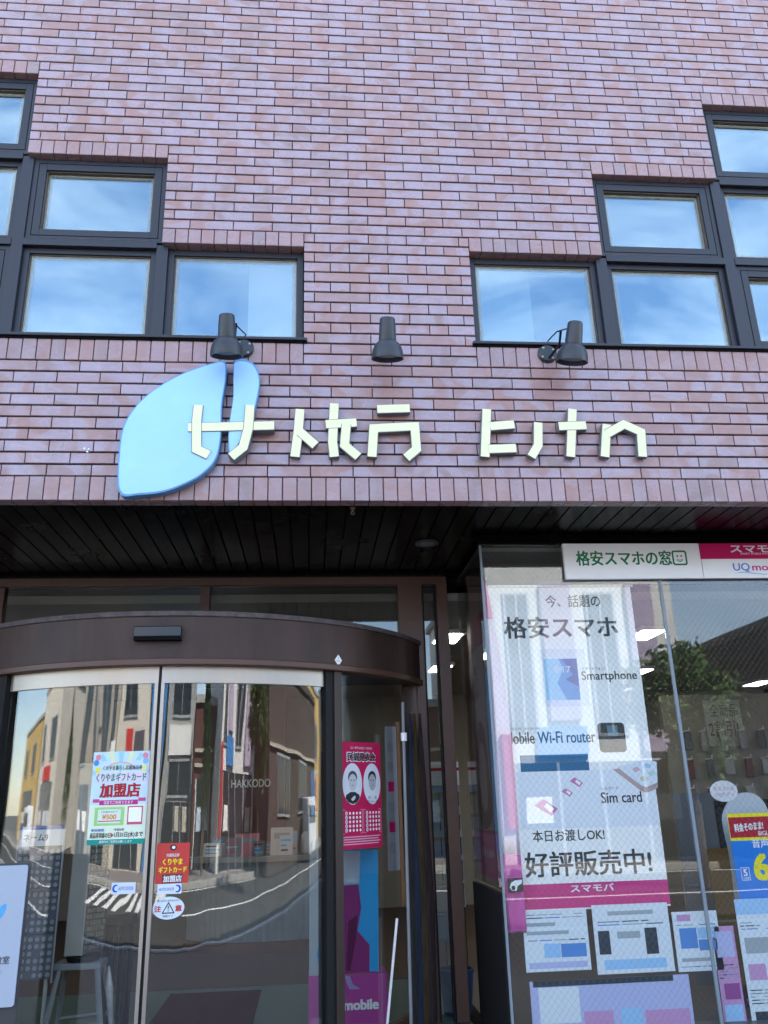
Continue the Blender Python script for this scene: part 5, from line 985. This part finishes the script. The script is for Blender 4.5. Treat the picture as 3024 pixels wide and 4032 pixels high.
text('音楽教室', BLK, ms, S_, -0.02, 0.115, 0.795, 0.83, 0.0134, 0.005); text('Music School', GRY, ms, S_, -0.05, 0.085, 0.755, 0.77, 0.0134, 0.0); MB().tube([S_(0.13, 0.42, -0.004), S_(0.13, -0.03, -0.004)], 0.014, 8).build('pole', ALUD, ms)
# right of the doors: cut-out standee, box, poles and frame
au = thing('cutout_standee', (0.13, 1.25, FL), 'cardboard standee with a crimson blue bordered panel and a pink box below', 'standee')
S_ = plane_y(1.22)
def A_(m, x0, y0, x1, y1, n, nm='panel', t=0.004): u0, u1, v0, v1 = pxr(1.22, x0, y0, x1, y1); return rect(nm, m, au, S_, u0, u1, v0, v1, n, t)
A_(ink('standee_pale', (0.36, 0.42, 0.42)), 668, 1765, 716, 2200, 0.0, 'backing'); poly('blue_shape', CYN, au, S_, P_(1.22, (690, 2098), (684, 2060), (700, 1990), (720, 1930), (724, 1835), (816, 1835), (818, 2098)), 0.005, 0.004)
poly('pale_panel', ink('standee_ice', (0.42, 0.50, 0.58)), au, S_, P_(1.22, (724, 1838), (778, 1838), (776, 1908), (724, 1912)), 0.010, 0.002)
poly('figure_print', ink('dress_purple', (0.26, 0.03, 0.17)), au, S_, P_(1.22, (724, 1914), (774, 1910), (780, 1960), (772, 2010), (798, 2040), (798, 2098), (724, 2098)), 0.010, 0.002)
poly('fold_print', ink('dress_dark', (0.12, 0.012, 0.07)), au, S_, P_(1.22, (752, 1990), (772, 1975), (768, 2030), (756, 2096), (748, 2096)), 0.013, 0.001)
A_(CYN, 672, 1664, 735, 1760, 0.004, 'blue_border'); A_(ink('au_crimson', (0.34, 0.03, 0.14)), 679, 1671, 735, 1752, 0.009, 'crimson_panel', 0.002); text('au', WHT, au, S_, *pxr(1.22, 692, 1700, 728, 1716), 0.0125, 0.0)
u0, u1, v0, v1 = pxr(1.22, 666, 2104, 836, 2108); MB().box(u0, u1, 1.20, 1.42, FL, v1).build('pink_box', ink('box_pink', (0.42, 0.06, 0.28)), au, bevel=0.004)
S_ = plane_y(1.198); text('UQ', WHT, au, S_, *pxr(1.198, 690, 2160, 735, 2182), 0.001, 0.03); text('mobile', WHT, au, S_, *pxr(1.198, 742, 2158, 818, 2182), 0.001, 0.04)
poly('shoe_print', ink('shoe_lilac', (0.40, 0.28, 0.55)), au, S_, P_(1.198, (745, 2108), (756, 2108), (762, 2126), (778, 2136), (755, 2137), (748, 2122)), 0.001, 0.0006)
nf = thing('notice_frame', (0.52, 1.30, FL), 'wooden edged notice board with a grey paper beside the concert poster', 'notice board')
S_ = surf((0.475, 1.24, 0), (1, 0.5, 0)); rect('paper', ink('notice_grey', (0.30, 0.31, 0.32)), nf, S_, 0.0, 0.085, 1.10, 1.96, 0, 0.004); rect('wood_edge', mat('edge_wood', (0.20, 0.10, 0.045), 0.5), nf, S_, 0.086, 0.106, 0.9, 1.99, -0.005, 0.02)
for i in range(6): rect('print_block', MAG if i in (1, 3) else GRY, nf, S_, 0.015, 0.06, 1.20 + i * 0.12, 1.26 + i * 0.12, 0.0045, 0.0006)
wp = thing('white_pole', (0.60, 1.22, FL), 'white upright pole with a clip standing beside the notice board', 'pole'); MB().tube([(0.575, 1.15, FL), (0.59, 1.15, 2.10)], 0.010, 10).build('shaft', mat('pole_grey', (0.24, 0.25, 0.25), 0.6), wp); MB().lathe([(0.02, 0), (0.02, 0.05)], (0.59, 1.15, 1.86), (0, 0, 1), 10).build('clip', WHITE, wp); MB().lathe([(0.09, 0), (0.09, 0.02), (0.02, 0.03)], (0.575, 1.15, FL), (0, 0, 1), 16).build('base', ALUD, wp)
tag(MB().tube([(0.42, 1.10, FL + 0.005), (0.51, 1.12, 0.85)], 0.008, 8).build('slanted_rod', WHITE, None), 'thin white rod leaning beside the pink box', 'rod')
ff = thing('folded_flags', (0.66, 1.35, FL), 'bundle of furled dark flags with blue and yellow in the corner behind the side glass', 'flags')
for i, (x_, c_) in enumerate(((0.62, (0.03, 0.03, 0.03)), (0.66, (0.022, 0.03, 0.05)), (0.69, (0.05, 0.035, 0.015)), (0.725, (0.03, 0.02, 0.02)))): MB().tube([(x_, 1.36, 0.25), (x_ + 0.01, 1.37, 0.9), (x_ - 0.005, 1.36, 1.6), (x_, 1.37, 2.05)], [0.03, 0.035, 0.028, 0.008], 8).build('cloth', mat('flag%d' % i, c_, 0.9, 0, 0.2, 0.4, 12, stretch=(6, 6, 0.5)), ff, True)
# narrow strip pane: leaflets, bin, broom
lr = thing('leaflet_rack', (0.95, 1.95, FL), 'wire leaflet rack with white leaflets behind the narrow strip pane', 'rack')
for i in range(6): 
    z0 = 0.80 + i * 0.15; S_ = surf((0.95, 1.98, z0), (1, 0, 0), (0, 0.25, 1)); rect('leaflets', mat('leaflet_white%d' % (i % 3), ((0.42, 0.43, 0.44), (0.38, 0.36, 0.28), (0.30, 0.36, 0.44))[i % 3], 0.6), lr, S_, -0.12, 0.12, 0, 0.13, 0, 0.012)
for x_ in (0.84, 0.92, 0.97, 1.06): MB().tube([(x_, 1.96, FL), (x_, 1.99, 1.75)], 0.003, 6).build('wire', RUBBER, lr)
S_ = surf((0.95, 1.97, 1.70), (1, 0, 0)); rect('header', PAPER, lr, S_, -0.12, 0.12, -0.10, 0.06, 0, 0.003); rect('header_band', RED, lr, S_, -0.12, 0.12, 0.0, 0.02, 0.0035, 0.001)
tag(MB().box(0.80, 1.02, 1.75, 1.92, 0.62, 0.95).build('carton', mat('bag_grey', (0.32, 0.33, 0.35), 0.6), None, bevel=0.02), 'white carton behind the narrow strip pane above the blue bin', 'carton')
bb = thing('blue_bin', (0.95, 1.8, FL), 'dark blue plastic bin behind the narrow strip pane', 'bin'); MB().lathe([(0.09, 0), (0.115, 0.24), (0.122, 0.24), (0.122, 0.26), (0.105, 0.26), (0.10, 0.2)], (0.95, 1.80, FL), (0, 0, 1), 24, False).build('body', mat('bin_blue', (0.012, 0.05, 0.13), 0.5), bb, True)
bw = thing('straw_broom', (0.98, 1.8, 0.4), 'straw broom head standing in the blue bin', 'broom')
for i in range(9): MB().tube([(0.945 + i * 0.009, 1.79, 0.42), (0.965 + i * 0.005, 1.80, 0.80)], [0.008, 0.004], 6).build('bristle_bundle', mat('straw', (0.16, 0.12, 0.08), 0.9, 0, 0.1, 0.4, 40), bw)
# right hand accessory wall
aw = thing('accessory_wall', (4.3, 4.2, FL), 'cream hook wall hung with phone accessories behind the right glass', 'display wall')
MB().box(3.55, 6.4, 4.10, 4.16, FL, 2.45).build('panel', mat('hook_wall', (0.30, 0.27, 0.22), 0.8), aw)
for r_ in range(4):
    for c_ in range(11):
        x_ = 3.72 + c_ * 0.20 + random.uniform(-0.02, 0.02); z_ = 2.08 - r_ * 0.27
        if r_ == 0 and c_ > 4: continue
        MB().tube([(x_, 4.10, z_), (x_, 3.96, z_ + 0.005), (x_, 3.95, z_ + 0.03)], 0.007, 6).build('hook', WHITE, aw)
        w_, h_ = random.choice(((0.07, 0.18), (0.09, 0.15), (0.06, 0.2))); cl_ = random.choice(((0.30, 0.28, 0.27), (0.16, 0.05, 0.05), (0.10, 0.10, 0.10), (0.36, 0.36, 0.34), (0.24, 0.15, 0.05)))
        MB().box(x_ - w_ / 2, x_ + w_ / 2, 4.0, 4.03, z_ - h_, z_ - 0.005).build('hanging_pack', mat('pack_%d%d%d' % tuple(int(v * 100) for v in cl_), cl_, 0.4), aw, bevel=0.005)
sa = poster('sale_sign', 'handwritten style white sale sign on the accessory wall', 'sign', plane_y(4.085), *pxr(4.085, 1524, 1512, 1604, 1612), m=ink('sale_paper', (0.46, 0.44, 0.40)))
text('全商品', ink('sale_ink', (0.16, 0.12, 0.08)), sa, plane_y(4.085), *pxr(4.085, 1532, 1520, 1592, 1548), 0.0015, 0.0); text('2割引!', ink('sale_ink', (0.16, 0.12, 0.08)), sa, plane_y(4.085), *pxr(4.085, 1532, 1556, 1596, 1592), 0.0015, 0.0)
bc = thing('black_cabinet', (3.1, 1.7, FL), 'black cabinet behind the speech standee in the right show window', 'cabinet'); MB().box(2.75, 4.0, 1.55, 1.95, FL, 1.42).build('body', mat('cabinet_black', (0.006, 0.006, 0.007), 0.5), bc, bevel=0.01); rect('top', RUBBER, bc, surf((3.375, 1.5, 1.422), (1, 0, 0), (0, 1, 0)), -0.66, 0.66, 0, 0.48, 0, 0.02)
sb2 = thing('side_notices', (2.5, 1.5, FL), 'grey notice stand with an amber panel behind the glass joint', 'notice board'); rect('grey_panel', ink('notice_dim', (0.12, 0.12, 0.125)), sb2, plane_y(1.5), 2.44, 2.72, 0.35, 1.5, 0, 0.006); rect('amber_panel', ink('amber', (0.16, 0.085, 0.01)), sb2, plane_y(1.44), 2.60, 2.74, 0.35, 1.15, 0, 0.006)
